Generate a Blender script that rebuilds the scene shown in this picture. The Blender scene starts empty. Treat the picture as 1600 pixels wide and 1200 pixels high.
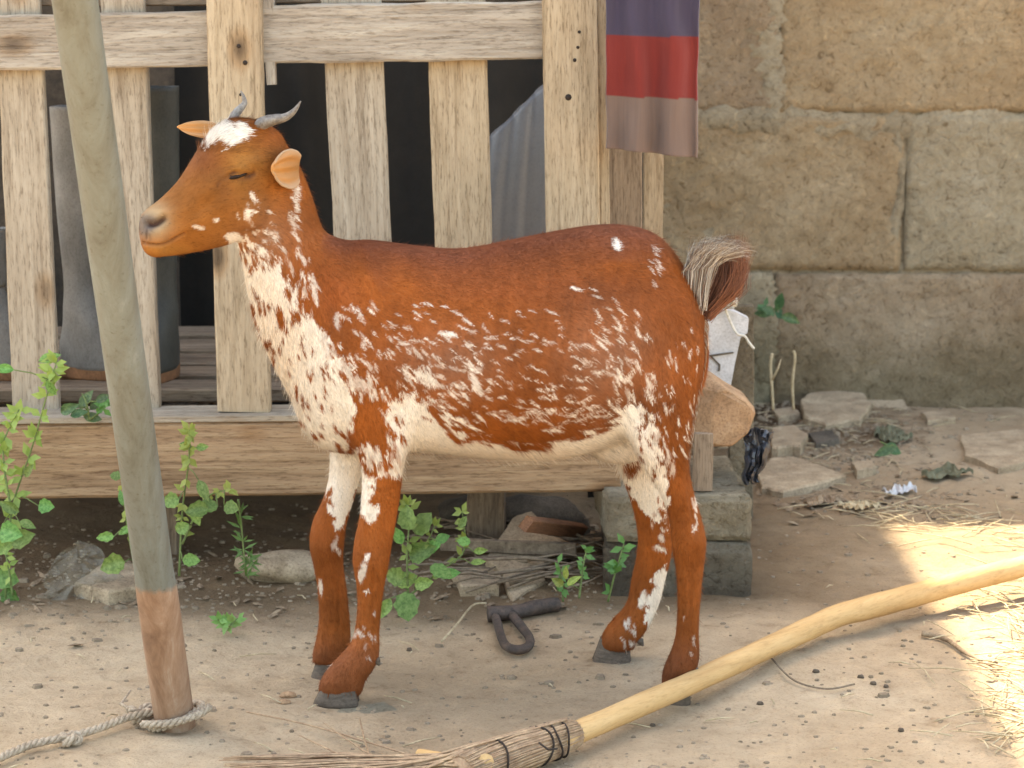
import bpy, math, random
import numpy as np
from mathutils import Vector, Matrix, noise
from mathutils.bvhtree import BVHTree
random.seed(7); rng = np.random.default_rng(11)
scn = bpy.context.scene
R = math.radians
# ------------------------------------------------------------ camera, sky, sun, exposure
H = 0.85; PITCH = 10.0; F = 3354.0
cam_d = bpy.data.cameras.new('camera'); cam = bpy.data.objects.new('camera', cam_d)
scn.collection.objects.link(cam); scn.camera = cam
cam.location = (0, 0, H); cam.rotation_euler = (R(90-PITCH), 0, 0)
cam_d.sensor_width = 36; cam_d.lens = 36*F/1600; cam_d.clip_start = .05; cam_d.clip_end = 400
cam_d.dof.use_dof = True; cam_d.dof.focus_distance = 2.6; cam_d.dof.aperture_fstop = 11
SUN_EL, SUN_AZ = 61.0, -32.0          # azimuth from +Y, negative = from the left
world = bpy.data.worlds.new('World'); scn.world = world; world.use_nodes = True
wn = world.node_tree; wn.nodes.clear()
wo = wn.nodes.new('ShaderNodeOutputWorld'); wb = wn.nodes.new('ShaderNodeBackground')
sk = wn.nodes.new('ShaderNodeTexSky'); sk.sky_type = 'NISHITA'; sk.sun_disc = False
sk.sun_elevation = R(SUN_EL); sk.sun_rotation = R(SUN_AZ)
sk.air_density = 1.0; sk.dust_density = 2.6; sk.ozone_density = .6
wb.inputs['Strength'].default_value = 0.15
wn.links.new(sk.outputs[0], wb.inputs[0]); wn.links.new(wb.outputs[0], wo.inputs[0])
sun_d = bpy.data.lights.new('sun', 'SUN'); sun = bpy.data.objects.new('sun', sun_d); scn.collection.objects.link(sun)
sun_d.energy = 3.0; sun_d.angle = R(1.2); sun_d.color = (1, .96, .90)
sd = Vector((math.sin(R(SUN_AZ))*math.cos(R(SUN_EL)), math.cos(R(SUN_AZ))*math.cos(R(SUN_EL)), math.sin(R(SUN_EL))))
sun.rotation_euler = sd.to_track_quat('Z', 'Y').to_euler(); sun.location = sd*20
scn.view_settings.view_transform = 'Standard'; scn.view_settings.look = 'None'
scn.view_settings.gamma = 1; scn.view_settings.use_curve_mapping = False
scn.view_settings.exposure = 2.6
scn.view_settings.use_white_balance = True
scn.view_settings.white_balance_temperature = 8300
scn.view_settings.white_balance_tint = 6

# ------------------------------------------------------------ helpers
cP, sP = math.cos(R(PITCH)), math.sin(R(PITCH))
def ray(px, py):
    cx, cy = (px-800)/F, (600-py)/F
    return Vector((cx, cP+cy*sP, -sP+cy*cP))
def P(px, py, Y):
    d = ray(px, py); t = Y/d.y
    return Vector((d.x*t, Y, H+d.z*t))
def G(px, py, z=0.0):
    d = ray(px, py); t = (z-H)/d.z
    return Vector((d.x*t, d.y*t, z))
def proj(co):
    x, y, z = co[..., 0], co[..., 1], co[..., 2]-H
    dep = y*cP - z*sP; up = y*sP + z*cP
    return 800+F*x/dep, 600-F*up/dep
PX = 1/1240.0
col = scn.collection
def link(o, parent=None):
    col.objects.link(o)
    if parent is not None: o.parent = parent
    return o
def tag(o, label=None, cat=None, group=None, kind=None):
    if label: o['label'] = label
    if cat: o['category'] = cat
    if group: o['group'] = group
    if kind: o['kind'] = kind
    return o
def empty(name, loc, label=None, cat=None, group=None):
    o = bpy.data.objects.new(name, None); o.location = loc; o.empty_display_size = .05
    link(o); tag(o, label, cat, group); return o
def mesh(name, V, Fc, mat=None, parent=None, smooth=True, cols=None):
    me = bpy.data.meshes.new(name); me.from_pydata([tuple(map(float, v)) for v in V], [], [tuple(f) for f in Fc])
    if smooth: me.polygons.foreach_set('use_smooth', [True]*len(me.polygons))
    if cols is not None:
        a = me.color_attributes.new('col', 'FLOAT_COLOR', 'POINT')
        c = np.ones((len(V), 4), np.float32); c[:, :3] = cols; a.data.foreach_set('color', c.ravel())
    if mat: me.materials.append(mat)
    me.update()
    o = bpy.data.objects.new(name, me)
    if parent is not None:
        link(o); o.parent = parent; o.location = -parent.location if parent.type == 'EMPTY' and parent.rotation_euler == Matrix.Identity(3).to_euler() else (0,0,0)
    else: link(o)
    return o
class MB:
    def __init__(s): s.V = []; s.F = []; s.C = []
    def add(s, V, Fc, c=None):
        n = len(s.V); s.V += [tuple(v) for v in V]; s.F += [tuple(i+n for i in f) for f in Fc]
        s.C += [c or (1, 1, 1)]*len(V)
    def tube(s, pts, rads, n=8, c=None, cap=True):
        V, Fc = tube_geo(pts, rads, n, cap); s.add(V, Fc, c)
    def build(s, name, mat, parent=None, smooth=True, colors=False):
        return mesh(name, s.V, s.F, mat, parent, smooth, np.array(s.C) if colors else None)
def tube_geo(pts, rads, n=8, cap=True, flat=1.0, wob=0.0):
    pts = [Vector(p) for p in pts]
    if not hasattr(rads, '__len__'): rads = [rads]*len(pts)
    V = []; Fc = []; up = None
    for i, p in enumerate(pts):
        t = (pts[min(i+1, len(pts)-1)]-pts[max(i-1, 0)]).normalized()
        if up is None:
            up = Vector((0, 0, 1)) if abs(t.z) < .9 else Vector((0, 1, 0))
        a = t.cross(up).normalized(); b = a.cross(t).normalized(); up = b
        for k in range(n):
            an = 2*math.pi*k/n; r = rads[i]
            if wob: r *= 1+wob*noise.noise(Vector((p.x*30+math.cos(an)*2, p.y*30+math.sin(an)*2, p.z*30+i*.15)))
            V.append(p+a*math.cos(an)*r+b*math.sin(an)*r*flat)
    m = len(pts)
    for i in range(m-1):
        for k in range(n):
            Fc.append((i*n+k, i*n+(k+1) % n, (i+1)*n+(k+1) % n, (i+1)*n+k))
    if cap:
        Fc.append(tuple(range(n-1, -1, -1))); Fc.append(tuple((m-1)*n+k for k in range(n)))
    return V, Fc
def spline(pts, n):
    """Catmull-Rom through rows of numbers"""
    A = np.array(pts, float); m = len(A); out = []
    for t in np.linspace(0, m-1, n):
        i = min(int(t), m-2); u = t-i
        p0, p1, p2, p3 = A[max(i-1, 0)], A[i], A[i+1], A[min(i+2, m-1)]
        out.append(.5*((2*p1)+(-p0+p2)*u+(2*p0-5*p1+4*p2-p3)*u*u+(-p0+3*p1-3*p2+p3)*u**3))
    return np.array(out)

# ------------------------------------------------------------ materials
def new_mat(name):
    m = bpy.data.materials.new(name); m.use_nodes = True
    nt = m.node_tree; return m, nt, nt.nodes['Principled BSDF']
def N(nt, t, **kw):
    n = nt.nodes.new(t)
    for k, v in kw.items():
        if k in n.inputs: n.inputs[k].default_value = v
        else: setattr(n, k, v)
    return n
def ramp(nt, src, stops):
    r = nt.nodes.new('ShaderNodeValToRGB'); e = r.color_ramp.elements
    while len(e) < len(stops): e.new(.5)
    for el, (p, c) in zip(e, stops): el.position = p; el.color = (*c, 1) if len(c) == 3 else c
    nt.links.new(src, r.inputs[0]); return r
def mixc(nt, fac, a, b, mode='MIX'):
    m = nt.nodes.new('ShaderNodeMix'); m.data_type = 'RGBA'; m.blend_type = mode
    for sock, v in ((m.inputs[0], fac), (m.inputs[6], a), (m.inputs[7], b)):
        if hasattr(v, 'links') or hasattr(v, 'is_linked'): nt.links.new(v, sock)
        elif isinstance(v, (int, float)): sock.default_value = v
        else: sock.default_value = (*v, 1)
    return m.outputs[2]
def bump(nt, bsdf, h, strength=.5, dist=.01, prev=None):
    b = N(nt, 'ShaderNodeBump'); b.inputs['Strength'].default_value = strength; b.inputs['Distance'].default_value = dist
    nt.links.new(h, b.inputs['Height'])
    if prev: nt.links.new(prev, b.inputs['Normal'])
    nt.links.new(b.outputs[0], bsdf.inputs['Normal']); return b.outputs[0]
def objco(nt, scale=(1, 1, 1), rnd=True):
    tc = N(nt, 'ShaderNodeTexCoord'); mp = N(nt, 'ShaderNodeMapping'); mp.inputs['Scale'].default_value = scale
    if rnd:
        oi = N(nt, 'ShaderNodeObjectInfo'); mu = N(nt, 'ShaderNodeMath', operation='MULTIPLY'); mu.inputs[1].default_value = 37.0
        nt.links.new(oi.outputs['Random'], mu.inputs[0]); cb = N(nt, 'ShaderNodeCombineXYZ')
        for i in range(3): nt.links.new(mu.outputs[0], cb.inputs[i])
        nt.links.new(cb.outputs[0], mp.inputs['Location'])
    nt.links.new(tc.outputs['Object'], mp.inputs[0]); return mp.outputs[0]
def noise_n(nt, co, scale, detail=6, rough=.6, dist=0.0):
    n = N(nt, 'ShaderNodeTexNoise'); n.inputs['Scale'].default_value = scale; n.inputs['Detail'].default_value = detail
    n.inputs['Roughness'].default_value = rough; n.inputs['Distortion'].default_value = dist
    nt.links.new(co, n.inputs['Vector']); return n.outputs['Fac']
def wood(name, dark, mid, light, stain=.5, rough=.85, bs=.5, knots=True):
    m, nt, b = new_mat(name); L = nt.links
    co = objco(nt, (5, 75, 75)); co2 = objco(nt, (1.5, 9, 9)); co3 = objco(nt, (.16, 1.1, 1.1)); co4 = objco(nt, (5, 140, 140))
    g = noise_n(nt, co, 1, 8, .7, .6); g2 = noise_n(nt, co4, 1, 4, .7, .3)
    big = noise_n(nt, co2, 1.6, 5, .6); fine = noise_n(nt, co3, 300, 3, .7)
    r = ramp(nt, g, [(.3, dark), (.48, mid), (.7, light)])
    r2 = ramp(nt, big, [(.28, (.55, .48, .42)), (.42, (.9, .88, .86)), (.55, (1, 1, 1)), (.72, (1.12, 1.14, 1.16))])
    c = mixc(nt, stain, r.outputs[0], r2.outputs[0], 'MULTIPLY')
    rg = ramp(nt, g2, [(.36, (.45, .38, .32)), (.46, (1, 1, 1))]); c = mixc(nt, .45 if knots else .15, c, rg.outputs[0], 'MULTIPLY')
    rf = ramp(nt, fine, [(.34, (.45, .41, .37)), (.47, (1, 1, 1)), (.7, (1.12, 1.12, 1.12))]); c = mixc(nt, .7 if knots else .25, c, rf.outputs[0], 'MULTIPLY')
    if knots:
        v = N(nt, 'ShaderNodeTexVoronoi'); ck = objco(nt, (5, 9, 9)); L.new(ck, v.inputs['Vector']); v.inputs['Scale'].default_value = 1.0
        rk = ramp(nt, v.outputs['Distance'], [(.06, (.12, .07, .04)), (.13, (.75, .62, .5)), (.2, (1, 1, 1))])
        c = mixc(nt, .8, c, rk.outputs[0], 'MULTIPLY')
    L.new(c, b.inputs['Base Color']); b.inputs['Roughness'].default_value = rough
    b.inputs['Specular IOR Level'].default_value = .25
    n1 = bump(nt, b, g, bs, .004); bump(nt, b, g2, bs, .0025, n1)
    return m
def simple(name, colr, rough=.7, var=.25, scale=30, bs=.3, bd=.003, metal=0, spec=.4, colr2=None, cs=(1, 1, 1)):
    m, nt, b = new_mat(name); co = objco(nt, cs); n = noise_n(nt, co, scale, 7, .65, .4)
    c2 = colr2 or tuple(min(1, x*(1+var)) for x in colr); c1 = colr if colr2 else tuple(x*(1-var) for x in colr)
    r = ramp(nt, n, [(.32, c1), (.68, c2)]); fn = noise_n(nt, objco(nt), 260, 4, .75); big = noise_n(nt, objco(nt), 22, 5, .6)
    rf = ramp(nt, fn, [(.34, (.55, .52, .5)), (.5, (1, 1, 1)), (.7, (1.2, 1.2, 1.2))]); rb = ramp(nt, big, [(.35, (.7, .68, .66)), (.55, (1, 1, 1))])
    c_ = mixc(nt, min(1, .25+bs), r.outputs[0], rf.outputs[0], 'MULTIPLY'); c_ = mixc(nt, min(1, .2+bs), c_, rb.outputs[0], 'MULTIPLY'); nt.links.new(c_, b.inputs['Base Color'])
    b.inputs['Roughness'].default_value = rough; b.inputs['Metallic'].default_value = metal; b.inputs['Specular IOR Level'].default_value = spec
    bump(nt, b, n, bs, bd); return m
def vcol(name, rough=.6, spec=.3, bs=0, scale=400, sheen=0, sub=0):
    m, nt, b = new_mat(name); a = N(nt, 'ShaderNodeAttribute', attribute_name='col')
    nt.links.new(a.outputs['Color'], b.inputs['Base Color']); b.inputs['Roughness'].default_value = rough
    b.inputs['Specular IOR Level'].default_value = spec
    if sheen: b.inputs['Sheen Weight'].default_value = sheen; b.inputs['Sheen Roughness'].default_value = .4
    if bs:
        n = noise_n(nt, objco(nt, rnd=False), scale, 4, .6); bump(nt, b, n, bs, .002)
    return m
M = {}
M['slat'] = wood('weathered pallet wood', (.25, .195, .14), (.365, .30, .225), (.45, .38, .295))
M['slat_tan'] = wood('tan pallet wood', (.27, .20, .125), (.39, .30, .20), (.48, .38, .265))
M['rail'] = wood('grey weathered rail wood', (.19, .155, .12), (.35, .30, .245), (.48, .43, .36), .7, bs=.9)
M['beam'] = wood('brown beam wood', (.18, .105, .06), (.34, .22, .13), (.44, .305, .185), .6)
M['dwood'] = wood('dark plank wood', (.10, .07, .05), (.22, .16, .11), (.32, .24, .17))  # darker brown than the slat woods
M['peeled'] = wood('peeled branch wood', (.46, .27, .115), (.55, .34, .15), (.61, .395, .19), .4, .7, .15, False)

# ------------------------------------------------------------ ground
def hgt(x, y):
    p = Vector((x, y, 0))
    h = .010*noise.noise(p*1.7)+.006*noise.noise(p*5)+.0035*noise.noise(p*16)+.0016*noise.noise(p*38)
    # soil bank under the pallet, left and middle
    b = max(0, min(1, (y-2.90)/.35)); b = b*b*(3-2*b)
    h += b*(.012+.010*noise.noise(p*9+Vector((5, 0, 0))))*(1 if x < .35 else .5)
    return h
def axis(lo, hi, flo, fhi, fine):
    a = list(np.arange(flo, fhi, fine)); v = flo; st = fine; left = []
    while v > lo: st *= 1.35; v -= st; left.append(v)
    v = a[-1]; st = fine; right = []
    while v < hi: st *= 1.35; v += st; right.append(v)
    return left[::-1]+a+right
xs = axis(-60, 60, -1.25, 1.45, .010); ys = axis(-40, 120, 2.1, 4.7, .010)
V = [(x, y, hgt(x, y)) for y in ys for x in xs]; nx = len(xs)
Fc = [(j*nx+i, j*nx+i+1, (j+1)*nx+i+1, (j+1)*nx+i) for j in range(len(ys)-1) for i in range(nx-1)]
m, nt, b = new_mat('dry packed earth'); co = objco(nt, rnd=False)
n1 = noise_n(nt, co, 2.2, 6, .6, .5); n2 = noise_n(nt, co, 24, 8, .7, .3); n3 = noise_n(nt, co, 260, 4, .75)
r1 = ramp(nt, n1, [(.3, (.38, .275, .175)), (.5, (.47, .35, .23)), (.7, (.54, .42, .29))])
r2 = ramp(nt, n2, [(.28, (.58, .53, .48)), (.42, (.92, .91, .90)), (.55, (1, 1, 1)), (.72, (1.14, 1.12, 1.08))])
c = mixc(nt, 1.0, r1.outputs[0], r2.outputs[0], 'MULTIPLY')
r3 = ramp(nt, n3, [(.32, (.55, .5, .46)), (.46, (1, 1, 1)), (.66, (1, 1, 1)), (.76, (1.3, 1.25, 1.2))])
c = mixc(nt, .7, c, r3.outputs[0], 'MULTIPLY')
# darker soil band under the pallet (by position)
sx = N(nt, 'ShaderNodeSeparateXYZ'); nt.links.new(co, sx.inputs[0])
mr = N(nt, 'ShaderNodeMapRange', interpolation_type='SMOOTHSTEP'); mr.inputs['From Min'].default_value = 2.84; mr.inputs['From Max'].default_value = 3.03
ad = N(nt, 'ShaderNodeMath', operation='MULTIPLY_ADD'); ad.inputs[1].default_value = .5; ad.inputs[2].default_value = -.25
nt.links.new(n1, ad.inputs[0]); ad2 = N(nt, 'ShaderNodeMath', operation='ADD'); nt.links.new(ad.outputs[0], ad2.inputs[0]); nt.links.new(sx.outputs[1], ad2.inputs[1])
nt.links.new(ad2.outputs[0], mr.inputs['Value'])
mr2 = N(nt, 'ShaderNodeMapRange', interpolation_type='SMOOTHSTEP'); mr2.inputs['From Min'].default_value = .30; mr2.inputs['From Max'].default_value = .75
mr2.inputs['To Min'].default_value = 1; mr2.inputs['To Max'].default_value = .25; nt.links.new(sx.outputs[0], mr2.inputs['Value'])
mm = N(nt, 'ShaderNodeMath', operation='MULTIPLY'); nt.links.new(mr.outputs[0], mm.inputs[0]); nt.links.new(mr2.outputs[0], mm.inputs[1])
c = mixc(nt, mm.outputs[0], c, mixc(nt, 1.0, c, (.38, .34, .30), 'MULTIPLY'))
def gpos(cx, cy, rad):
    vd = N(nt, 'ShaderNodeVectorMath', operation='DISTANCE'); nt.links.new(co, vd.inputs[0]); vd.inputs[1].default_value = (cx, cy, 0)
    a1 = N(nt, 'ShaderNodeMath', operation='MULTIPLY_ADD'); nt.links.new(n2, a1.inputs[0]); a1.inputs[1].default_value = rad*1.1; nt.links.new(vd.outputs['Value'], a1.inputs[2])
    q = N(nt, 'ShaderNodeMapRange', interpolation_type='SMOOTHSTEP'); nt.links.new(a1.outputs[0], q.inputs['Value']); q.inputs['From Min'].default_value = rad*.9; q.inputs['From Max'].default_value = rad*1.7; q.inputs['To Min'].default_value = .8; q.inputs['To Max'].default_value = 0; return q.outputs[0]
for (px_, py_, rad_) in [(1240, 660, .28), (1330, 690, .16), (1150, 640, .3)]:
    g_ = G(px_, py_); c = mixc(nt, gpos(g_.x, g_.y, rad_), c, mixc(nt, 1.0, c, (.42, .37, .33), 'MULTIPLY'))
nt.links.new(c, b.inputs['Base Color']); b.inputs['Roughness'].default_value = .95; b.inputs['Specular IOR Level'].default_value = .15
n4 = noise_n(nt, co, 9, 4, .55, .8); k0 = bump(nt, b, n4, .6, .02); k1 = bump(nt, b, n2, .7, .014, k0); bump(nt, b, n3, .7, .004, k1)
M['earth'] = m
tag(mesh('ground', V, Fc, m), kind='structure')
def GG(px, py, lift=0):
    p = G(px, py); p.z = hgt(p.x, p.y)+lift; return p

# ------------------------------------------------------------ block wall
WY = 4.50
def blockmat(name, a, b_, c_, damp=True):
    m, nt, b = new_mat(name); co = objco(nt); n1 = noise_n(nt, co, 5, 6, .65, .5); n2 = noise_n(nt, co, 62, 8, .75, .9); n3 = noise_n(nt, co, 210, 3, .7)
    r1 = ramp(nt, n1, [(.3, a), (.5, b_), (.7, c_)])
    r2 = ramp(nt, n2, [(.34, (.42, .37, .32)), (.46, (.95, .95, .95)), (.6, (1.05, 1.05, 1.05)), (.70, (1.45, 1.42, 1.35))])
    c = mixc(nt, .9, r1.outputs[0], r2.outputs[0], 'MULTIPLY')
    r3 = ramp(nt, n3, [(.32, (.6, .56, .5)), (.45, (1, 1, 1))]); c = mixc(nt, .5, c, r3.outputs[0], 'MULTIPLY')
    # grey-green damp stain rising from the foot of the wall (world height)
    g = N(nt, 'ShaderNodeNewGeometry'); s = N(nt, 'ShaderNodeSeparateXYZ'); nt.links.new(g.outputs['Position'], s.inputs[0])
    ma = N(nt, 'ShaderNodeMath', operation='MULTIPLY_ADD'); ma.inputs[1].default_value = .25; nt.links.new(n1, ma.inputs[0]); nt.links.new(s.outputs[2], ma.inputs[2])
    mr = N(nt, 'ShaderNodeMapRange', interpolation_type='SMOOTHSTEP'); mr.inputs['From Min'].default_value = .20; mr.inputs['From Max'].default_value = .36
    mr.inputs['To Min'].default_value = .8; mr.inputs['To Max'].default_value = 0; nt.links.new(ma.outputs[0], mr.inputs['Value'])
    if damp: c = mixc(nt, mr.outputs[0], c, mixc(nt, 1.0, c, (.60, .62, .56), 'MULTIPLY'))
    nt.links.new(c, b.inputs['Base Color']); b.inputs['Roughness'].default_value = .95; b.inputs['Specular IOR Level'].default_value = .15
    n5 = noise_n(nt, co, 24, 6, .7, 1.2); k5 = bump(nt, b, n5, .6, .016); k = bump(nt, b, n2, .9, .012, k5); bump(nt, b, n3, .6, .005, k); return m
M['blk_tan'] = blockmat('tan sandcrete', (.37, .255, .15), (.44, .315, .19), (.50, .38, .245))
M['blk_pink'] = blockmat('reddish sandcrete', (.33, .23, .15), (.40, .29, .19), (.46, .35, .24))
M['blk_grey'] = blockmat('grey sandcrete', (.36, .285, .19), (.42, .335, .225), (.48, .395, .28))
M['mortar'] = blockmat('pale mortar', (.34, .265, .175), (.41, .325, .22), (.50, .415, .295))
def block_mesh(name, w, h, d, mat, seed, disp=.009, nxg=44, nyg=24):
    """box with a worn, pitted front face (facing -Y), origin at centre"""
    V = []; Fc = []
    rings = []
    for j in range(nyg+1):
        for i in range(nxg+1):
            u, v = i/nxg, j/nyg; x = (u-.5)*w; z = (v-.5)*h
            e = min(u, 1-u)*w; f = min(v, 1-v)*h; ed = min(e, f)
            r = max(0, 1-ed/.005)
            q = Vector((x*9+seed*13, z*9, seed*3.1))
            y = -d/2 + disp*noise.noise(q)+disp*.6*noise.noise(q*3.3)+disp*.9*abs(noise.noise(q*8))+disp*.35*noise.noise(q*19) + r*r*.004
            jx = .003*noise.noise(Vector((seed, z*20, 1))) if r > 0 else 0; jz = .003*noise.noise(Vector((x*20, seed, 2))) if r > 0 else 0
            V.append((x+jx, y, z+jz))
    nf = nxg+1
    for j in range(nyg):
        for i in range(nxg): Fc.append((j*nf+i, j*nf+i+1, (j+1)*nf+i+1, (j+1)*nf+i))
    # skirt back
    border = [i for i in range(nf)]+[j*nf+nxg for j in range(1, nyg+1)]+[nyg*nf+i for i in range(nxg-1, -1, -1)]+[j*nf for j in range(nyg-1, 0, -1)]
    base = len(V)
    for i in border: V.append((V[i][0], d/2, V[i][2]))
    m_ = len(border)
    for k in range(m_): Fc.append((border[(k+1) % m_], border[k], base+k, base+(k+1) % m_))
    Fc.append(tuple(base+k for k in range(m_))[::-1])
    return V, Fc
wall = empty('block_wall', (1.0, WY, 0), 'weathered tan concrete block wall with pale mortar behind the goat and hanging cloth', 'wall')
zt = [0, P(800, 425, WY).z, P(800, 178, WY).z, P(800, -45, WY).z]
hc = zt[2]-zt[1]; rows = [(-.02, zt[1]), (zt[1], zt[2])]+[(zt[2]+k*hc, zt[2]+(k+1)*hc) for k in range(5)]
joints = {0: 1213, 1: 1413, 2: 1212}
BW = .60; proto = {}
mats3 = ['blk_tan', 'blk_pink', 'blk_grey']
for r_, (z0, z1) in enumerate(rows):
    xj = P(joints.get(r_, 1212 if r_ % 2 == 0 else 1420), 300, WY).x
    for k in range(-5, 4):
        x0 = xj+k*BW; x1 = x0+BW
        mk = {(0, 0): 1, (0, -1): 2, (1, 0): 2, (1, -1): 0, (2, 0): 0, (2, -1): 1, (2, 1): 0}.get((r_, k), (r_*2+k*5) % 3)
        key = (mk, (r_+k) % 3)
        gap = .008
        if key not in proto or r_ == 0:
            Vb, Fb = block_mesh('block', BW-gap, (z1-z0)-gap, .16, None, mk*7+(r_+k)*3.3+r_)
            me = bpy.data.meshes.new('block'); me.from_pydata(Vb, [], Fb); me.materials.append(M[mats3[mk]])
            me.polygons.foreach_set('use_smooth', [True]*len(me.polygons))
            if r_: proto[key] = me
        else: me = proto[key]
        o = bpy.data.objects.new('block', me); link(o, wall); o.location = ((x0+x1)/2-1.0, .08+random.uniform(-.003, .004), (z0+z1)/2)
zmax = rows[-1][1]
Vb, Fb = block_mesh('mortar', 5.6, zmax+.04, .10, None, 91, .006, 200, 90)
o = mesh('mortar', Vb, Fb, M['mortar']); o.parent = wall; o.location = (P(1212, 300, WY).x-1.0-.35, .064, zmax/2-.01)
# smeared mortar over the joints (proud, pale), as in the photograph
def smear(pl, w, seed):
    mb = MB(); pts = spline([(*P(x, y, WY-.002), w*s) for x, y, s in pl], 26)
    V = []; Fc = []
    for i, p in enumerate(pts):
        t = pts[min(i+1, 25)]-pts[max(i-1, 0)]; t = Vector(t[:3]).normalized(); a = Vector((-t.z, 0, t.x))
        for k, (u, d) in enumerate(((-1, .010), (-.7, .006), (0, .004), (.7, .006), (1, .010))):
            ww = p[3]*(1.15+1.1*noise.noise(Vector((i*.8, k*.3, seed))))
            V.append(Vector(p[:3])+a*u*ww+Vector((0, d+.007*noise.noise(Vector((i*.7, k*2, seed))), 0)))
    for i in range(25):
        for k in range(4): Fc.append((i*5+k, i*5+k+1, (i+1)*5+k+1, (i+1)*5+k))
    o = mesh('mortar_joint', V, Fc, M['mortar']); o.parent = wall; o.location = -wall.location
smear([(1205, -40, 1), (1200, 60, 1.1), (1212, 120, 1), (1215, 190, 1.1)], .028, 1)
smear([(1090, 186, 1), (1200, 186, 1.2), (1330, 196, 1), (1450, 196, 1.2), (1640, 196, 1)], .021, 2)
smear([(1400, 205, 1), (1410, 280, .7), (1400, 350, 1.1), (1395, 420, .8)], .010, 3)
smear([(1192, 440, 1), (1195, 520, 1.2), (1198, 600, .9)], .024, 6)

# unseen roof, added out of frame to shade the scene and shape the sun patch
m, nt, b = new_mat('rusty corrugated iron'); co = objco(nt); n = noise_n(nt, co, 3, 6); r = ramp(nt, n, [(.35, (.30, .29, .27)), (.55, (.28, .16, .09)), (.7, (.2, .09, .04))])
nt.links.new(r.outputs[0], b.inputs['Base Color']); b.inputs['Roughness'].default_value = .7; b.inputs['Metallic'].default_value = .3; M['tin'] = m
roof = empty('shade_roof', (0, 3.6, 2.15), 'rusty corrugated iron roof added unseen above the frame to block the sun', 'roof')
def tin(x0, x1, y0, y1, z0, z1):
    V = []; Fc = []; n = int((x1-x0)/.019)
    for i in range(n+1):
        x = x0+(x1-x0)*i/n; w = .012*math.sin(2*math.pi*(x-x0)/.076)
        V += [(x, y0, z0+w), (x, y1, z1+w), (x, y0, z0+w+.002), (x, y1, z1+w+.002)]
    for i in range(n):
        a = i*4; c_ = a+4
        Fc += [(a, a+1, c_+1, c_), (a+2, c_+2, c_+3, a+3), (a, c_, c_+2, a+2), (a+1, a+3, c_+3, c_+1)]
    mesh('sheet', V, Fc, M['tin'], roof)
XR = -.03
for k, (xa, xb, ya) in enumerate([(-1.78, -.92, 2.72), (-.98, -.2, 2.78), (-.26, XR, 2.72)]):
    tin(xa, xb, ya, 4.72, 2.05+.003*k, 2.22+.003*k)
for k, (y0_, y1_, w_) in enumerate([(2.72, 3.05, .05), (3.05, 3.3, -.0), (3.3, 3.62, .012), (3.62, 4.0, .03), (4.0, 4.72, .035)]):  # edge strips added to shape the border of the sun patch
    if w_ > 0: tin(XR-.03, XR+w_, y0_, y1_, 2.035+.079*(y0_-2.7)/2*1.0, 2.035+.079*(y1_-2.7)/2)

# ------------------------------------------------------------ wooden boards
def board_geo(L, w, t, seed, nseg=22, rag=.0006, taper=0):
    V = []; Fc = []
    prof = [(-.5, -.5+.12), (-.5+.04, -.5), (.5-.04, -.5), (.5, -.5+.12), (.5, .5-.12), (.5-.04, .5), (-.5+.04, .5), (-.5, .5-.12)]
    for i in range(nseg+1):
        u = i/nseg; x = (u-.5)*L; ww = w*(1+taper*(u-.5))
        for k, (a, c_) in enumerate(prof):
            q = Vector((x*14+seed*7, a*3, c_*3+seed))
            V.append((x+(.003*noise.noise(Vector((a*9, c_*9, seed))) if i in (0, nseg) else 0), a*ww+rag*noise.noise(q)*2+rag*.8*noise.noise(q*3), c_*t+rag*noise.noise(q+Vector((9, 9, 9)))))
    for i in range(nseg):
        for k in range(8): Fc.append((i*8+k, i*8+(k+1) % 8, (i+1)*8+(k+1) % 8, (i+1)*8+k))
    Fc.append(tuple(range(7, -1, -1))); Fc.append(tuple(nseg*8+k for k in range(8)))
    return V, Fc
def board(name, a, b_, w, t, mat, parent=None, face=(0, -1, 0), seed=None, taper=0, rag=.0006):
    """board from a to b, its wide face turned to `face`"""
    a, b_ = Vector(a), Vector(b_); L = (b_-a).length; X = (b_-a).normalized(); Z = Vector(face); Z = (Z-X*Z.dot(X)).normalized(); Y = Z.cross(X)
    seed = seed if seed is not None else random.random()*50
    V, Fc = board_geo(L, w, t, seed, rag=rag, taper=taper)
    me = bpy.data.meshes.new(name); me.from_pydata(V, [], Fc); me.materials.append(mat)
    me.polygons.foreach_set('use_smooth', [False]*len(me.polygons)); me.update()
    o = bpy.data.objects.new(name, me); link(o)
    mtx = Matrix((X, Y, Z)).transposed().to_4x4(); mtx.translation = (a+b_)/2
    if parent is not None:
        o.parent = parent; mtx.translation = mtx.translation-parent.location
    o.matrix_local = mtx
    return o
PY_ = 3.14                       # plane of the pallet front
pen = empty('pallet_fence', P(450, 650, PY_), 'weathered wooden pallet standing upright as a slatted fence behind the goat', 'fence')
def slat(top, bot, y0, y1, Y, mat='slat', t=.020, name='slat', taper=None):
    (xa, xb), (xc, xd) = top, bot
    a = P((xc+xd)/2, y1, Y); b_ = P((xa+xb)/2, y0, Y)
    w1 = (P(xb, y0, Y)-P(xa, y0, Y)).length; w0 = (P(xd, y1, Y)-P(xc, y1, Y)).length
    return board(name, a, b_, (w0+w1)/2, t, M[mat], pen, taper=(w1-w0)/((w0+w1)/2))
slat((-6, 62), (22, 95), -30, 652, PY_+.012)
slat((157, 226), (205, 252), -30, 645, PY_+.012)
slat((323, 408), (341, 424), -40, 642, PY_-.032, 'slat_tan', .024)
slat((500, 594), (538, 622), -40, 655, PY_+.012)
slat((664, 757), (690, 778), -40, 660, PY_+.012, 'slat_tan')
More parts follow.
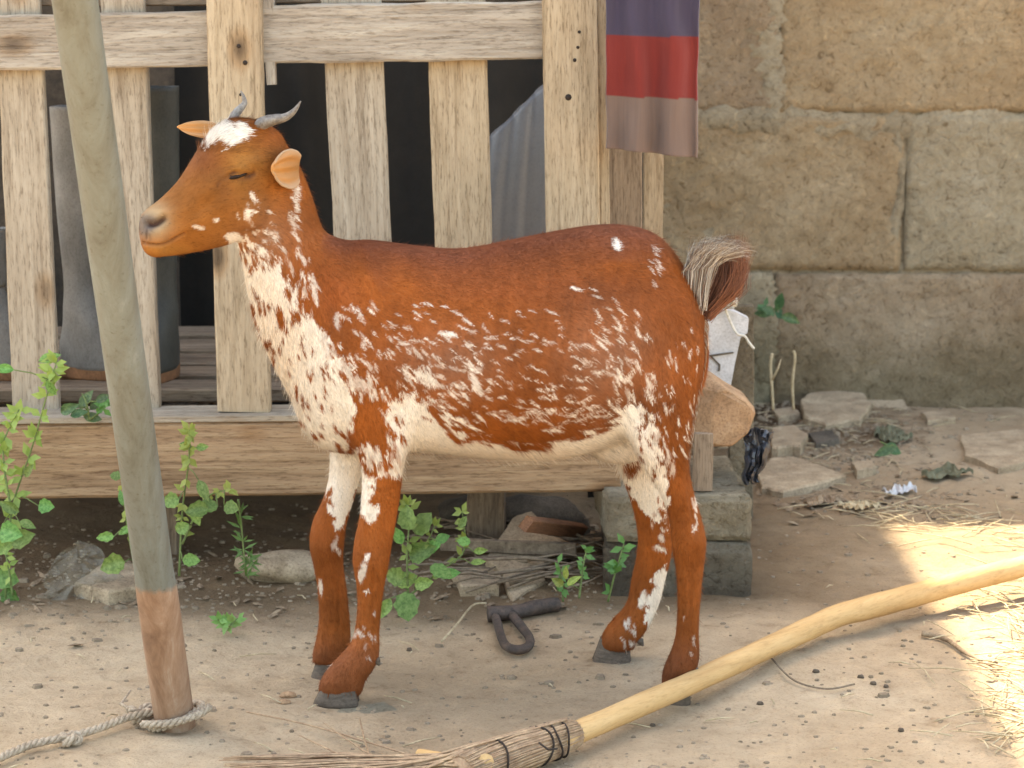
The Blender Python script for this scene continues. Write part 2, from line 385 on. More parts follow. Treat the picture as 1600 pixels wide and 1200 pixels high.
slat((846, 932), (858, 940), -40, 660, PY_-.034, 'slat_tan', .028)
slat((930, 949), (938, 954), -40, 660, PY_+.01, 'slat_tan', .075)
slat((405, 427), (418, 432), -40, 132, PY_-.012, 'rail', .022)
slat((-130, -60), (-95, -20), -30, 652, PY_+.012)
# top rail, in two lengths
a = P(-200, 72, PY_-.012); b_ = P(326, 60, PY_-.012); board('rail', a, b_, .078, .022, M['rail'], pen, rag=.0011)
a = P(400, 54, PY_-.012); b_ = P(848, 47, PY_-.012); board('rail', a, b_, .083, .022, M['rail'], pen, rag=.0011)
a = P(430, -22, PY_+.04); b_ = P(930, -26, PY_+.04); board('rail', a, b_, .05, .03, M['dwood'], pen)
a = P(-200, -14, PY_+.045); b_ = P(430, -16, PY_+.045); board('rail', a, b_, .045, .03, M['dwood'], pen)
# bottom beam: thick timber with a pale thin board on top
bw = (P(450, 655, 3.09)-P(450, 771, 3.09)).length
a = P(-260, 720, 3.10); b_ = P(968, 706, 3.10); board('bottom_beam', a, b_, bw, .045, M['beam'], pen, rag=.0009)
a = P(-260, 652, 3.12); b_ = P(968, 640, 3.12); board('bottom_board', a, b_, .088, .010, M['slat'], pen, face=(0, 0, 1))
# dark nail holes
mb = MB()
for (x, y, r) in [(373, 72, 4), (383, 98, 4.5), (888, 152, 6), (898, 94, 3.5), (903, 74, 3), (905, 50, 3), (376, 148, 3)]:
    p = P(x, y, PY_-.0485 if x > 800 else PY_-.0445); rr = r*PX*1.0
    mb.tube([p, p+Vector((0, .004, 0))], [rr, rr*.8], 8)
M['hole'] = simple('dark nail rust', (.03, .02, .015), .9); M['dung'] = simple('dry droppings', (.11, .08, .055), .9, .3, 90)
mb.build('nail_heads', M['hole'], pen)['kind'] = 'stuff'

# second pallet frame at right: brown and pale posts behind the cloth
post = empty('wooden_post', G(985, 930), 'brown split wooden post just right of the pallet, under the cloth', 'post')
post.location = (P(980, 300, 3.3).x, 3.3, 0)
board('plank', (P(980, 300, 3.30).x, 3.30, .0), (P(972, 300, 3.30).x, 3.30, 1.2), .052, .03, M['dwood'], post)
post2 = empty('wooden_post', (P(1020, 300, 3.36).x, 3.36, 0), 'narrow pale cream post between the brown post and the block wall', 'post')
board('plank', (P(1020, 300, 3.36).x, 3.36, .0), (P(1020, 300, 3.36).x, 3.36, 1.2), .030, .03, M['slat_tan'], post2)

# inside of the pen: deck planks on bearers, dark tarpaulin behind, put in for the unlit interior
deck = empty('deck_platform', (-.4, 3.5, 0), 'low plank platform inside the pen carrying the rubber boots', 'platform')
zd = .255
for k, (y0, w) in enumerate([(3.30, .085), (3.43, .085), (3.55, .10), (3.70, .12), (3.87, .10)]):
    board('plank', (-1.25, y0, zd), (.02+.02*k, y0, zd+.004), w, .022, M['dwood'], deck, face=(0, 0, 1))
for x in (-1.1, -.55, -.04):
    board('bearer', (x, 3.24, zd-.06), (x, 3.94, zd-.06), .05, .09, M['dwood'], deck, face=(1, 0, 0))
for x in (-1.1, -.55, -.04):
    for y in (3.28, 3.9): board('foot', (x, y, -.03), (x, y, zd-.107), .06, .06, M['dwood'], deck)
def hang(name, label, cat, x0, x1, z0, z1, Y, mat, amp=.02, nx=60, nz=30, fold=14, hem=None, par=None, colf=None, th=0):
    V = []; Fc = []; C = []
    for j in range(nz+1):
        for i in range(nx+1):
            u, v = i/nx, j/nz; x = x0+(x1-x0)*u; z = z0+(z1-z0)*v
            if hem: z = hem(u)+(z1-hem(u))*v
            y = Y+amp*math.sin(u*fold+1.5*noise.noise(Vector((u*3, v*2, 1))))*(1.1-.5*v)+amp*.7*noise.noise(Vector((u*5, v*3, 7)))
            V.append((x+amp*.3*noise.noise(Vector((u*4, v*4, 3))), y, z))
            if colf: C.append(colf(u, v, x, z))
    for j in range(nz):
        for i in range(nx): Fc.append((j*(nx+1)+i, j*(nx+1)+i+1, (j+1)*(nx+1)+i+1, (j+1)*(nx+1)+i))
    o = mesh(name, V, Fc, mat, cols=np.array(C) if C else None)
    if th:
        md = o.modifiers.new('thickness', 'SOLIDIFY'); md.thickness = th
    tag(o, label, cat); return o
M['pen_dark'] = simple('black tarpaulin', (.014, .011, .008), .75, .3, 12)  # near black, to paint in the deep shade of the pen
hang('shade_backdrop', 'black tarpaulin put in for the unlit pen interior behind the slats', 'shade_backdrop', -.66, .17, .02, 1.5, 4.02, M['pen_dark'], .03, th=.002, fold=25)
M['back_brown'] = simple('dark brown backing', (.060, .046, .034), .9, .35, 60)  # plain dark brown sheet behind the left boots
hang('backing', 'dark brown sacking hung inside the pen behind the leftmost slat', 'cloth', -1.5, -.62, .02, 1.5, 4.0, M['back_brown'], .025, th=.002, fold=18)
hang('pen_side_sheet', 'added dark sheet for shade at the right side of the pen near the wall', 'sheet', .13, .25, .0, 1.2, 3.6, M['pen_dark'], .004, nx=6, fold=2, th=.003)  # same black, standing in for shade at the pen's right end

# hanging striped cloth
def stripe(u, v, x, z):
    px, py = proj(np.array([x, 3.02, z])); e = 3*noise.noise(Vector((u*3, 0, 2)))
    if py < 55+e+3*u: c = (.055, .045, .070)
    elif py < 150+e+6*u: c = (.165, .028, .024)
    else: c = (.155, .105, .085)
    f = 1+.10*noise.noise(Vector((u*90, v*3, 1)))
    return tuple(a*f for a in c)
M['knit'] = vcol('knitted cloth', .95, .1, .3, 500, .3)
hx = lambda px: P(px, 120, 3.02).x
zl, zr = P(952, 232, 3.02).z, P(1082, 247, 3.02).z
cl = hang('hanging_cloth', 'purple, red and brown striped cloth hanging from above at the right end of the pallet', 'cloth', hx(949), hx(1089), zl, P(1000, -60, 3.02).z, 3.02, M['knit'], .010, 90, 120, 15, lambda u: zl+(zr-zl)*u, colf=stripe, th=.004)

# grey folded plastic behind slats (right)
M['gplast'] = simple('grey plastic sheet', (.15, .15, .155), .36, .1, 4, .03, spec=.5)
V = []; Fc = []
prof = spline([(762, 215, 0), (790, 190, 0), (820, 160, 0), (850, 132, 0), (900, 110, 0)], 30)
for i in range(30):
    for j in range(26):
        v = j/25; x, y, _ = prof[i]; py = y+(470-y)*v; px = x+(-18*math.sin(v*2.2))*(1-i/40)
        yy = 3.55+.0035*math.sin(i*.75+v*1.5)*(1-.3*v)+.05*(v-.5)**2
        V.append(P(px, py, yy))
for i in range(29):
    for j in range(25): Fc.append((i*26+j, (i+1)*26+j, (i+1)*26+j+1, i*26+j+1))
o = mesh('plastic_sheet', V, Fc, M['gplast']); tag(o, 'creased grey plastic sheet standing behind the slats in front of black tarpaulin', 'sheet')
md = o.modifiers.new('thickness', 'SOLIDIFY'); md.thickness = .003

# rubber boots
def boot(loc, h, rot, mat, label):
    e = empty('rubber_boot', loc, label, 'boot', 'rubber boots on the pen platform'); e.rotation_euler = (0, 0, rot); e.scale = (.64, .64, 1)
    st = [(-.02, .0, .100, .050, .036), (-.005, .0, .104, .052, .042), (.03, .01, .098, .050, .042), (.06, .02, .075, .048, .040), (.09, .035, .052, .048, .040), (.14, .044, .036, .042, .034), (h*.6, .044, .047, .047, .047), (h*.9, .044, .054, .050, .052), (h, .044, .056, .050, .054)]
    V = []; Fc = []; n = 20; S = spline(st, 26)
    for z, cx, a, _, c_ in S:
        for k in range(n):
            an = 2*math.pi*k/n; V.append((cx-.045+a*math.cos(an)*(1 if math.cos(an) > 0 else .9)*-1, c_*math.sin(an), max(z, 0)+.018+.002*noise.noise(Vector((z*30, k*.6, loc[0])))))
    for i in range(25):
        for k in range(n): Fc.append((i*n+k, i*n+(k+1) % n, (i+1)*n+(k+1) % n, (i+1)*n+k))
    Fc.append(tuple(range(n-1, -1, -1)))
    o = mesh('boot_upper', V, Fc, M[mat]); o.parent = e
    md = o.modifiers.new('t', 'SOLIDIFY'); md.thickness = .003; md.offset = -1
    V = []; Fc = []
    for z, s in ((0, .97), (.003, 1), (.018, 1.02), (.022, 1.0)):
        for k in range(n):
            an = 2*math.pi*k/n; V.append((-.045-.106*s*math.cos(an), .043*s*math.sin(an), z))
    for i in range(3):
        for k in range(n): Fc.append((i*n+k, i*n+(k+1) % n, (i+1)*n+(k+1) % n, (i+1)*n+k))
    Fc.append(tuple(range(n-1, -1, -1))); Fc.append(tuple(3*n+k for k in range(n)))
    o = mesh('sole', V, Fc, M['sole']); o.parent = e
    return e
M['boot_grey'] = simple('dusty grey rubber', (.19, .18, .165), .7, .25, 14); M['boot_green'] = simple('dark green rubber', (.050, .050, .042), .6, .25, 14)
M['sole'] = simple('orange brown rubber sole', (.24, .11, .05), .8, .3, 40)
zt_ = zd+.013
def bl(px, Y): return (P(px, 500, Y).x, Y, zt_)
boot(bl(124, 3.37), .41, R(158), 'boot_grey', 'tall dusty grey rubber boot between the two leftmost slats')
boot(bl(254, 3.37), .44, R(75), 'boot_green', 'dark green rubber boot below the goat chin, beside the second slat')
boot(bl(-20, 3.36), .22, R(170), 'boot_grey', 'grey rubber boot cut by the left edge of the picture')
# brown round pot
V = []; Fc = []
e = empty('clay_pot', (P(268, 500, 3.62).x, 3.62, zt_+.0), 'small brown glazed pot lying on the platform behind the green boot', 'pot')
S = spline([(.0, .0), (.022, .004), (.040, .025), (.043, .05), (.034, .072), (.022, .085), (.026, .095), (.022, .094), (.018, .084)], 24)
for r_, z in S:
    for k in range(24): an = k*math.pi/12; V.append((max(r_, .0005)*math.cos(an), max(r_, .0005)*math.sin(an), z))
for i in range(23):
    for k in range(24): Fc.append((i*24+k, i*24+(k+1) % 24, (i+1)*24+(k+1) % 24, (i+1)*24+k))
o = mesh('pot_body', V, Fc, simple('brown glaze', (.10, .055, .04), .3, .3, 30)); o.parent = e; o.location = (0, -.04, .043); o.rotation_euler = (R(78), 0, R(-30))

# ------------------------------------------------------------ concrete blocks, stones
def rock(name, pts_c, size, seed, mat, sub=3, rough=.25, flat=None):
    """uneven rock: displaced, partly faceted ball. size = half extents"""
    import bmesh
    bm = bmesh.new(); bmesh.ops.create_icosphere(bm, subdivisions=sub, radius=1)
    rr = random.Random(seed); planes = []
    for _ in range(9):
        n = Vector((rr.gauss(0, 1), rr.gauss(0, 1), rr.gauss(0, 1))).normalized(); planes.append((n, rr.uniform(.62, .85)))
    for v in bm.verts:
        p = v.co.copy()
        for n, d in planes:
            k = p.dot(n)-d
            if k > 0: p -= n*k*.92
        p *= 1+rough*.4*noise.noise(p*1.7+Vector((seed, 0, 0)))+rough*.15*noise.noise(p*6+Vector((seed, 0, 0)))
        v.co = Vector((p.x*size[0], p.y*size[1], p.z*size[2]))
    me = bpy.data.meshes.new(name); bm.to_mesh(me); bm.free(); me.materials.append(mat)
    me.polygons.foreach_set('use_smooth', [sub > 2]*len(me.polygons))
    o = bpy.data.objects.new(name, me); link(o); o.location = pts_c; return o
M['stone_org'] = simple('ochre stone', (.30, .175, .095), .95, .3, 18, .6, .008, colr2=(.45, .285, .165))
M['stone_grey'] = simple('grey brown stone', (.30, .215, .135), .95, .3, 20, .7, .008, colr2=(.47, .36, .24))
M['stone_dk'] = simple('dark stone', (.10, .08, .06), .95, .3, 20, .6, .006)
M['conc_top'] = blockmat('dusty concrete', (.13, .10, .07), (.29, .24, .165), (.42, .36, .26), False)
M['conc_dark'] = blockmat('dirty concrete', (.085, .065, .048), (.15, .12, .085), (.26, .22, .16), False)  # darker overall than the upper block
def cblock(px0, px1, pyt, pyb, Y, depth, mat, label, rotz=0, seed=3, z0=None):
    a = P(px0, pyb, Y); b_ = P(px1, pyt, Y); w = b_.x-a.x; z0 = a.z if z0 is None else z0; h = b_.z-z0
    e_V, e_F = block_mesh('b', w, h, depth, None, seed, .010, 30, 16)
    # roughen the skirt too by subdividing: build all six sides from a grid cube
    import bmesh
    bm = bmesh.new(); bmesh.ops.create_cube(bm, size=1); bmesh.ops.subdivide_edges(bm, edges=bm.edges[:], cuts=17, use_grid_fill=True)
    for v in bm.verts:
        p = v.co; q = Vector((p.x*w, p.y*depth, p.z*h)); ex = sum(1 for c_, s in ((abs(p.x), w), (abs(p.y), depth), (abs(p.z), h)) if (.5-c_)*s < .006)
        n = p.copy(); n = Vector((round(n.x*1.001), round(n.y*1.001), round(n.z*1.001)))
        d = .006*noise.noise(q*14+Vector((seed, 0, 0)))+.004*noise.noise(q*45+Vector((seed, 0, 0)))
        if ex >= 2: d -= .006+.004*noise.noise(q*30+Vector((0, seed, 0)))
        v.co = q+(q.normalized())*d
    me = bpy.data.meshes.new('concrete_block'); bm.to_mesh(me); bm.free(); me.materials.append(mat)
    me.polygons.foreach_set('use_smooth', [True]*len(me.polygons))
    o = bpy.data.objects.new('concrete_block', me); link(o); o.location = ((a.x+b_.x)/2, Y+depth/2, z0+h/2); o.rotation_euler = (0, 0, R(rotz))
    tag(o, label, 'block', 'concrete blocks propping the pallet'); return o
YB = GG(1060, 940).y
lo = cblock(948, 1182, 850, 945, YB, .30, M['conc_dark'], 'lower dark dirty concrete block on the ground behind the hind legs', -2, 3, z0=-.02)
ztop = P(1000, 850, YB).z
hi = cblock(942, 1174, 776, 850, YB+.006, .30, M['conc_top'], 'upper dusty concrete block holding the pale orange stone', 1, 8, z0=ztop+.001)
zblk = P(1000, 776, YB+.006).z
def on_block(px, Y): return (P(px, 700, Y).x, Y, zblk)
def facet_stone(outline, Y, depth, mat):
    import bmesh
    pts = [P(x, y, Y) for x, y in outline]; c = sum(pts, Vector())/len(pts); n = len(pts); bm = bmesh.new()
    lay = []
    for k, (sc, dy) in enumerate([(.55, 0), (.93, depth*.18), (1.0, depth*.42), (.97, depth*.8), (.7, depth)]):
        lay.append([bm.verts.new(Vector((c.x+(p.x-c.x)*sc+.004*noise.noise(Vector((i*3.1, k*2.2, 1)))+(.012 if k == 0 else 0), Y+dy+.006*noise.noise(Vector((i*2.1, k*3.3, 5))), c.z+(p.z-c.z)*sc+(.014 if k == 0 else 0)*(1-2*(p.z < c.z))))) for i, p in enumerate(pts)])
    for a, b_ in zip(lay, lay[1:]):
        for i in range(n): bm.faces.new((a[i], a[(i+1) % n], b_[(i+1) % n], b_[i]))
    bm.faces.new(lay[0][::-1]); bm.faces.new(lay[-1]); bmesh.ops.recalc_face_normals(bm, faces=bm.faces[:])
    bmesh.ops.bevel(bm, geom=bm.edges[:], offset=.0025, segments=1, affect='EDGES')
    me = bpy.data.meshes.new('stone'); bm.to_mesh(me); bm.free(); me.materials.append(mat); o = bpy.data.objects.new('stone', me); link(o); return o
o = facet_stone([(1076, 640), (1090, 602), (1116, 594), (1140, 612), (1172, 630), (1186, 650), (1182, 668), (1158, 690), (1134, 706), (1100, 707), (1074, 698)], YB+.085, .13, M['stone_org'])
tag(o, 'large ochre stone resting on top of the concrete block behind the hind leg', 'stone')
bp = board('wood_offcut', (P(1099, 655, YB+.04).x, YB+.04, zblk+.002), (P(1101, 595, YB+.04).x, YB+.045, zblk+.085), .028, .02, M['dwood'])
tag(bp, 'short dark brown wood offcut standing on the block against the ochre stone', 'offcut')
# white plastic casing leaning behind the stone, with frayed string
M['wplast'] = simple('dirty white plastic', (.55, .55, .56), .5, .12, 18, spec=.4)
YW = 3.42
wp = empty('white_casing', P(1140, 600, YW), 'broken white plastic casing leaning against a grey post beside the tail', 'casing')
mb = MB()
def slab(mb, poly, Y, t, back=0):
    n = len(poly); V = [P(x, y, Y+back*(i/n)) for i, (x, y) in enumerate(poly)]; V2 = [v+Vector((0, t, 0)) for v in V]
    mb.add(V+V2, [tuple(range(n))[::-1], tuple(range(n, 2*n))]+[(i, (i+1) % n, n+(i+1) % n, n+i) for i in range(n)])
slab(mb, [(1106, 478), (1150, 488), (1170, 498), (1168, 520), (1157, 528), (1148, 570), (1142, 602), (1124, 597), (1118, 590), (1104, 588)], YW, .035)
mb.build('shell', M['wplast'], wp, smooth=False)
mb = MB()
slab(mb, [(1108, 555), (1146, 550), (1147, 552), (1109, 558)], YW-.003, .004); slab(mb, [(1112, 556), (1126, 570), (1125, 580), (1122, 580), (1123, 571), (1110, 558)], YW-.003, .004)
mb.build('seam', M['stone_dk'], wp, smooth=False)
gp = empty('grey_post', (P(1160, 600, YW+.06).x, YW+.06, 0), 'short grey wooden post behind the white casing', 'post')
board('plank', (P(1160, 600, YW+.07).x, YW+.07, 0), (P(1158, 480, YW+.07).x, YW+.07, P(1158, 478, YW+.07).z), .040, .03, M['conc_top'], gp)
M['string'] = simple('white string', (.62, .58, .50), .9, .2, 80)
mb = MB(); rr = random.Random(4)
for q in range(7):
    pts = [P(1138+rr.uniform(-12, 14), 468+rr.uniform(-6, 14), YW-.02+rr.uniform(-.02, .02)) for _ in range(7)]
    mb.tube([Vector(p) for p in spline([tuple(p) for p in pts], 26)], .0016, 5)
mb.tube([Vector(p) for p in spline([tuple(P(x, y, YW-.012)) for x, y in [(1132, 480), (1142, 505), (1152, 522), (1163, 525), (1170, 535), (1178, 545)]], 20)], .0022, 5)
o = mb.build('string_tangle', M['string']); tag(o, 'tangle of white string lying over the white plastic casing', 'string')
# black plastic scrap
V = []; Fc = []
for i in range(15):
    for j in range(15):
        u, v = i/14, j/14; w = 46*(1-.55*v)*(.55+.9*min(1, u+.3))
        px = 1164+u*44*(1-.5*v)+6*noise.noise(Vector((v*4, 1, 2))); py = 668+v*86+9*noise.noise(Vector((u*4, v*2, 3)))+(1-v)*10*abs(u-.4)
        V.append(P(px, py, 3.10+.02*v*0-.025*abs(noise.noise(Vector((u*4, v*4, 5))))))
for i in range(14):
    for j in range(14): Fc.append((i*15+j, (i+1)*15+j, (i+1)*15+j+1, i*15+j+1))
o = mesh('plastic_scrap', V, Fc, simple('black film', (.03, .032, .04), .35, .2, 20, spec=.6), smooth=False); tag(o, 'crumpled black plastic scrap hanging at the right edge of the concrete block', 'plastic scrap')
md = o.modifiers.new('t', 'SOLIDIFY'); md.thickness = .002

# flat stones and broken tiles on the ground (right)
def flat_stone(poly, t, mat, label, name='flat_stone', tilt=0, cat='stone', lift=0):
    c = GG(sum(p[0] for p in poly)/len(poly), sum(p[1] for p in poly)/len(poly)); n = len(poly)
    top = []; rr = random.Random(len(label))
    dense = []
    for i in range(n):
        (x0, y0), (x1, y1) = poly[i], poly[(i+1) % n]
        for k in range(4):
            u = k/4; dense.append((x0+(x1-x0)*u+rr.uniform(-1.5, 1.5), y0+(y1-y0)*u+rr.uniform(-1, 1)))
    n = len(dense); P0 = []
    for (x, y) in dense:
        g = G(x, y); P0.append(Vector((g.x-c.x, g.y-c.y, 0)))
    V = []
    for s, z in ((1.0, -.01), (1.0, t*.8), (.965, t), (.6, t*1.02), (0.25, t)):
        for p in P0: V.append(Vector((p.x*s, p.y*s, z+.003*noise.noise(Vector((p.x*20*s, p.y*20*s, t*99)))+lift+tilt*(p.y*s+.05))))
    V.append(Vector((0, 0, t+lift+tilt*.05))); Fc = []
    for r_ in range(4):
        for k in range(n): Fc.append((r_*n+k, r_*n+(k+1) % n, (r_+1)*n+(k+1) % n, (r_+1)*n+k))
    for k in range(n): Fc.append((4*n+k, 4*n+(k+1) % n, 5*n))
    o = mesh(name, V, Fc, mat, smooth=False); o.location = c; tag(o, label, cat); return o
flat_stone([(1180, 742), (1205, 726), (1240, 722), (1322, 752), (1225, 780), (1190, 770)], .014, M['stone_grey'], 'flat grey stone slab on the ground just right of the concrete block')
flat_stone([(1250, 650), (1270, 640), (1350, 642), (1360, 655), (1345, 672), (1290, 678), (1255, 668)], .018, M['stone_grey'], 'rounded flat grey stone in the rubble below the block wall', tilt=.08)
flat_stone([(1290, 606), (1355, 604), (1428, 652), (1410, 662), (1350, 640), (1300, 618)], .012, M['stone_grey'], 'long broken tile lying tilted at the foot of the wall', 'broken_tile', .25, 'tile', .006)
flat_stone([(1296, 618), (1330, 632), (1320, 640), (1300, 634)], .012, M['sole'], 'small broken orange pottery shard beside the tilted tile', 'pottery_shard', 0, 'shard')
flat_stone([(1130, 612), (1170, 606), (1190, 630), (1188, 640), (1140, 640)], .10, M['conc_top'], 'pale stone standing behind the ochre stone')
flat_stone([(1205, 690), (1240, 684), (1262, 700), (1250, 718), (1205, 720)], .018, M['stone_grey'], 'small smooth grey stone beside the black plastic scrap')
for i_, (pl_, lb_) in enumerate([([(1180, 600), (1215, 596), (1225, 606), (1190, 612)], 'small broken tile piece at the wall foot left of the dry stalks'), ([(1205, 655), (1240, 650), (1250, 662), (1215, 668)], 'small brown stone chip left of the rounded flat stone'),
        ([(1440, 660), (1480, 655), (1492, 668), (1450, 674)], 'flat stone chip right of the tilted tile at the wall foot'), ([(1500, 690), (1640, 676), (1660, 720), (1560, 742), (1508, 722)], 'wide low stone slab sunk in the ground at the right edge'), ([(1330, 735), (1362, 730), (1370, 742), (1340, 748)], 'small stone chip between the flat slab and the withered leaf'),
        ([(1262, 690), (1300, 684), (1312, 700), (1275, 708)], 'dark flat chip just below the rounded flat stone')]):
    flat_stone(pl_, .012 if i_ != 3 else .006, M['stone_grey' if i_ != 5 else 'stone_dk'], lb_)
# stones and slabs under the pallet
flat_stone([(760, 905), (800, 868), (830, 862), (856, 880), (850, 925), (800, 945), (785, 920)], .012, M['stone_grey'], 'thin angular stone slab lying under the goat belly beside the rusty hook', tilt=.2)
flat_stone([(700, 905), (740, 895), (785, 910), (780, 935), (720, 935)], .010, M['stone_grey'], 'small brown flat stone between the round-leaved weed and the slab')
flat_stone([(115, 935), (160, 905), (215, 905), (212, 940), (170, 948)], .02, M['stone_grey'], 'flat brown stone on the soil at the left of the pipe')
flat_stone([(500, 1120), (540, 1098), (600, 1092), (632, 1108), (600, 1122), (540, 1128)], .004, M['conc_top'], 'pale flat stone nearly buried in front of the front hoof', cat='stone', lift=-.0045)
for i, (px, py, Y, s, mt, lb) in enumerate([
        (850, 835, 3.35, (.085, .06, .045), 'stone_dk', 'dark rounded stone in the shade under the pallet beam, nearest the concrete block'),
        (735, 832, 3.42, (.06, .05, .04), 'stone_dk', 'dark stone deep in the shade under the pallet beam, behind the small sprig'),
        (445, 880, 3.12, (.075, .05, .03), 'stone_grey', 'low brown stone in the soil left of the front legs'),
        (850, 870, 3.2, (.05, .04, .02), 'stone_grey', 'small brown stone lying among the twigs')]):
    p = P(px, py, Y); o = rock('stone', (p.x, p.y, hgt(p.x, p.y)+s[2]*.55), s, 20+i, M[mt], 3, .3); tag(o, lb, 'stone')

# ------------------------------------------------------------ pipe with rope
B0 = GG(274, 1136); T0 = P(117, 0, 2.12); dr = (T0-B0)
m, nt, b = new_mat('painted steel pipe'); co = objco(nt, (1, 1, .25), rnd=False); n1 = noise_n(nt, co, 26, 8, .72, .6); n2 = noise_n(nt, objco(nt, (1, 1, 1), False), 140, 4, .7)
c = ramp(nt, n1, [(.28, (.085, .078, .055)), (.45, (.13, .13, .105)), (.6, (.155, .165, .142)), (.74, (.23, .235, .215))]).outputs[0]
rs = ramp(nt, n2, [(.28, (.72, .66, .58)), (.42, (1, 1, 1)), (.62, (1, 1, 1)), (.72, (.62, .50, .38))]); c = mixc(nt, .8, c, rs.outputs[0], 'MULTIPLY')
rust = ramp(nt, n1, [(.3, (.14, .075, .045)), (.45, (.24, .135, .08)), (.58, (.32, .20, .13)), (.72, (.42, .33, .25))]).outputs[0]
tc = N(nt, 'ShaderNodeTexCoord'); s_ = N(nt, 'ShaderNodeSeparateXYZ'); nt.links.new(tc.outputs['Object'], s_.inputs[0])
mr = N(nt, 'ShaderNodeMapRange'); zr_ = next(z_ for z_ in np.arange(.05, .5, .001) if proj(np.array(tuple(B0+dr*(z_/dr.z))))[1] < 915)+.007; mr.inputs['From Min'].default_value = zr_-.004; mr.inputs['From Max'].default_value = zr_+.004
ma = N(nt, 'ShaderNodeMath', operation='MULTIPLY_ADD'); ma.inputs[1].default_value = .015; nt.links.new(n2, ma.inputs[0]); nt.links.new(s_.outputs[2], ma.inputs[2]); nt.links.new(ma.outputs[0], mr.inputs['Value'])
c = mixc(nt, mr.outputs[0], rust, c); nt.links.new(c, b.inputs['Base Color']); b.inputs['Roughness'].default_value = .55; b.inputs['Specular IOR Level'].default_value = .4; bump(nt, b, n2, .2, .002)
M['pipe'] = m
pipe = empty('steel_pipe', B0, 'grey steel pipe with rusty foot leaning before the pallet, left of the goat', 'pipe')
pts = []; rads = []
for i in range(60):
    u = i/59*2.1; pts.append(dr*u); rads.append((.0222 if (dr*u).z > zr_-.006 else .0238))
pts.insert(0, dr*-.03); rads.insert(0, .0235)
V, Fc = tube_geo(pts, rads, 32, True, wob=.015); mesh_o = mesh('pipe_tube', V, Fc, M['pipe']); mesh_o.parent = pipe
M['rope'] = simple('pale sisal rope', (.34, .26, .18), .95, .25, 120, .6, .002, colr2=(.50, .40, .30))
def rope_geo(mb, pl, rad, twist=260, n=6):
    A = spline([tuple(p) for p in pl], max(40, len(pl)*18)); A = [Vector(a) for a in A]; s = 0
    strands = [[], [], []]; up = Vector((0, 0, 1))
    for i, p in enumerate(A):
        t = (A[min(i+1, len(A)-1)]-A[max(i-1, 0)]).normalized(); a = t.cross(up)
        a = a.normalized() if a.length > .01 else Vector((1, 0, 0)); b_ = a.cross(t)
        if i: s += (p-A[i-1]).length
        for k in range(3):
            an = s*twist+k*2.094; strands[k].append(p+(a*math.cos(an)+b_*math.sin(an))*rad*.55)
    for st in strands: mb.tube(st, rad*.62, n)
mb = MB()
rr_ = .0056; L_ = lambda x, y, z: GG(x, y, z)
rope_geo(mb, [L_(-60, 1225, .01), L_(0, 1196, .01), L_(50, 1178, .01), L_(100, 1168, .01), L_(150, 1158, .012), L_(200, 1145, .014), L_(240, 1138, .02)], rr_*.8)
pr = GG(274, 1136)
circ = [pr+Vector((math.cos(a)*.031, math.sin(a)*.031, .012+.012*math.cos(a))) for a in np.linspace(math.pi*1.05, math.pi*3.0, 14)]
rope_geo(mb, circ, rr_*.8); 
rope_geo(mb, [pr+Vector((-.035, -.03, .012)), pr+Vector((0, -.038, .016)), pr+Vector((.03, -.034, .024)), pr+Vector((.045, -.018, .03))], rr_*.8)
def knot(c, r):
    pl = [c+Vector((r*(math.sin(t)+2*math.sin(2*t))*.36, r*(math.cos(t)-2*math.cos(2*t))*.36, r*.4*(-math.sin(3*t))+r*.3)) for t in np.linspace(0, 2*math.pi, 16)]
    rope_geo(mb, pl, rr_*.75)
knot(L_(222, 1134, .010), .015); knot(L_(110, 1168, .005), .010)
mb.tube([L_(212, 1128, .01), L_(190, 1118, .012), L_(205, 1108, .02)], [.003, .002, .001], 6)
o = mb.build('rope', M['rope']); tag(o, 'pale twisted rope knotted round the foot of the pipe and trailing to the left', 'rope')

# ------------------------------------------------------------ broom
broom = empty('stick_broom', GG(1200, 1010), 'long peeled stick broom with palm bristles lying on the ground in front of the goat', 'broom')
cl_ = [(872, 1158, .028, 0.0135), (1000, 1102, .028, 0.0137), (1100, 1058, .028, 0.0140), (1200, 1012, .030, 0.0142), (1262, 983, .031, 0.0155), (1310, 962, .033, 0.0155), (1380, 943, .035, 0.0169), (1450, 924, .036, 0.0162), (1530, 902, .038, 0.0162), (1600, 884, .040, 0.0155), (1700, 850, .042, 0.0149), (1800, 815, .044, 0.0144)]
S = spline([(*G(x, y, z), r) for x, y, z, r in cl_], 110)
V, Fc = tube_geo([Vector(s[:3]) for s in S], [s[3]*(1+.03*noise.noise(Vector((i*.25, 0, 0)))) for i, s in enumerate(S)], 20, True, wob=.05)
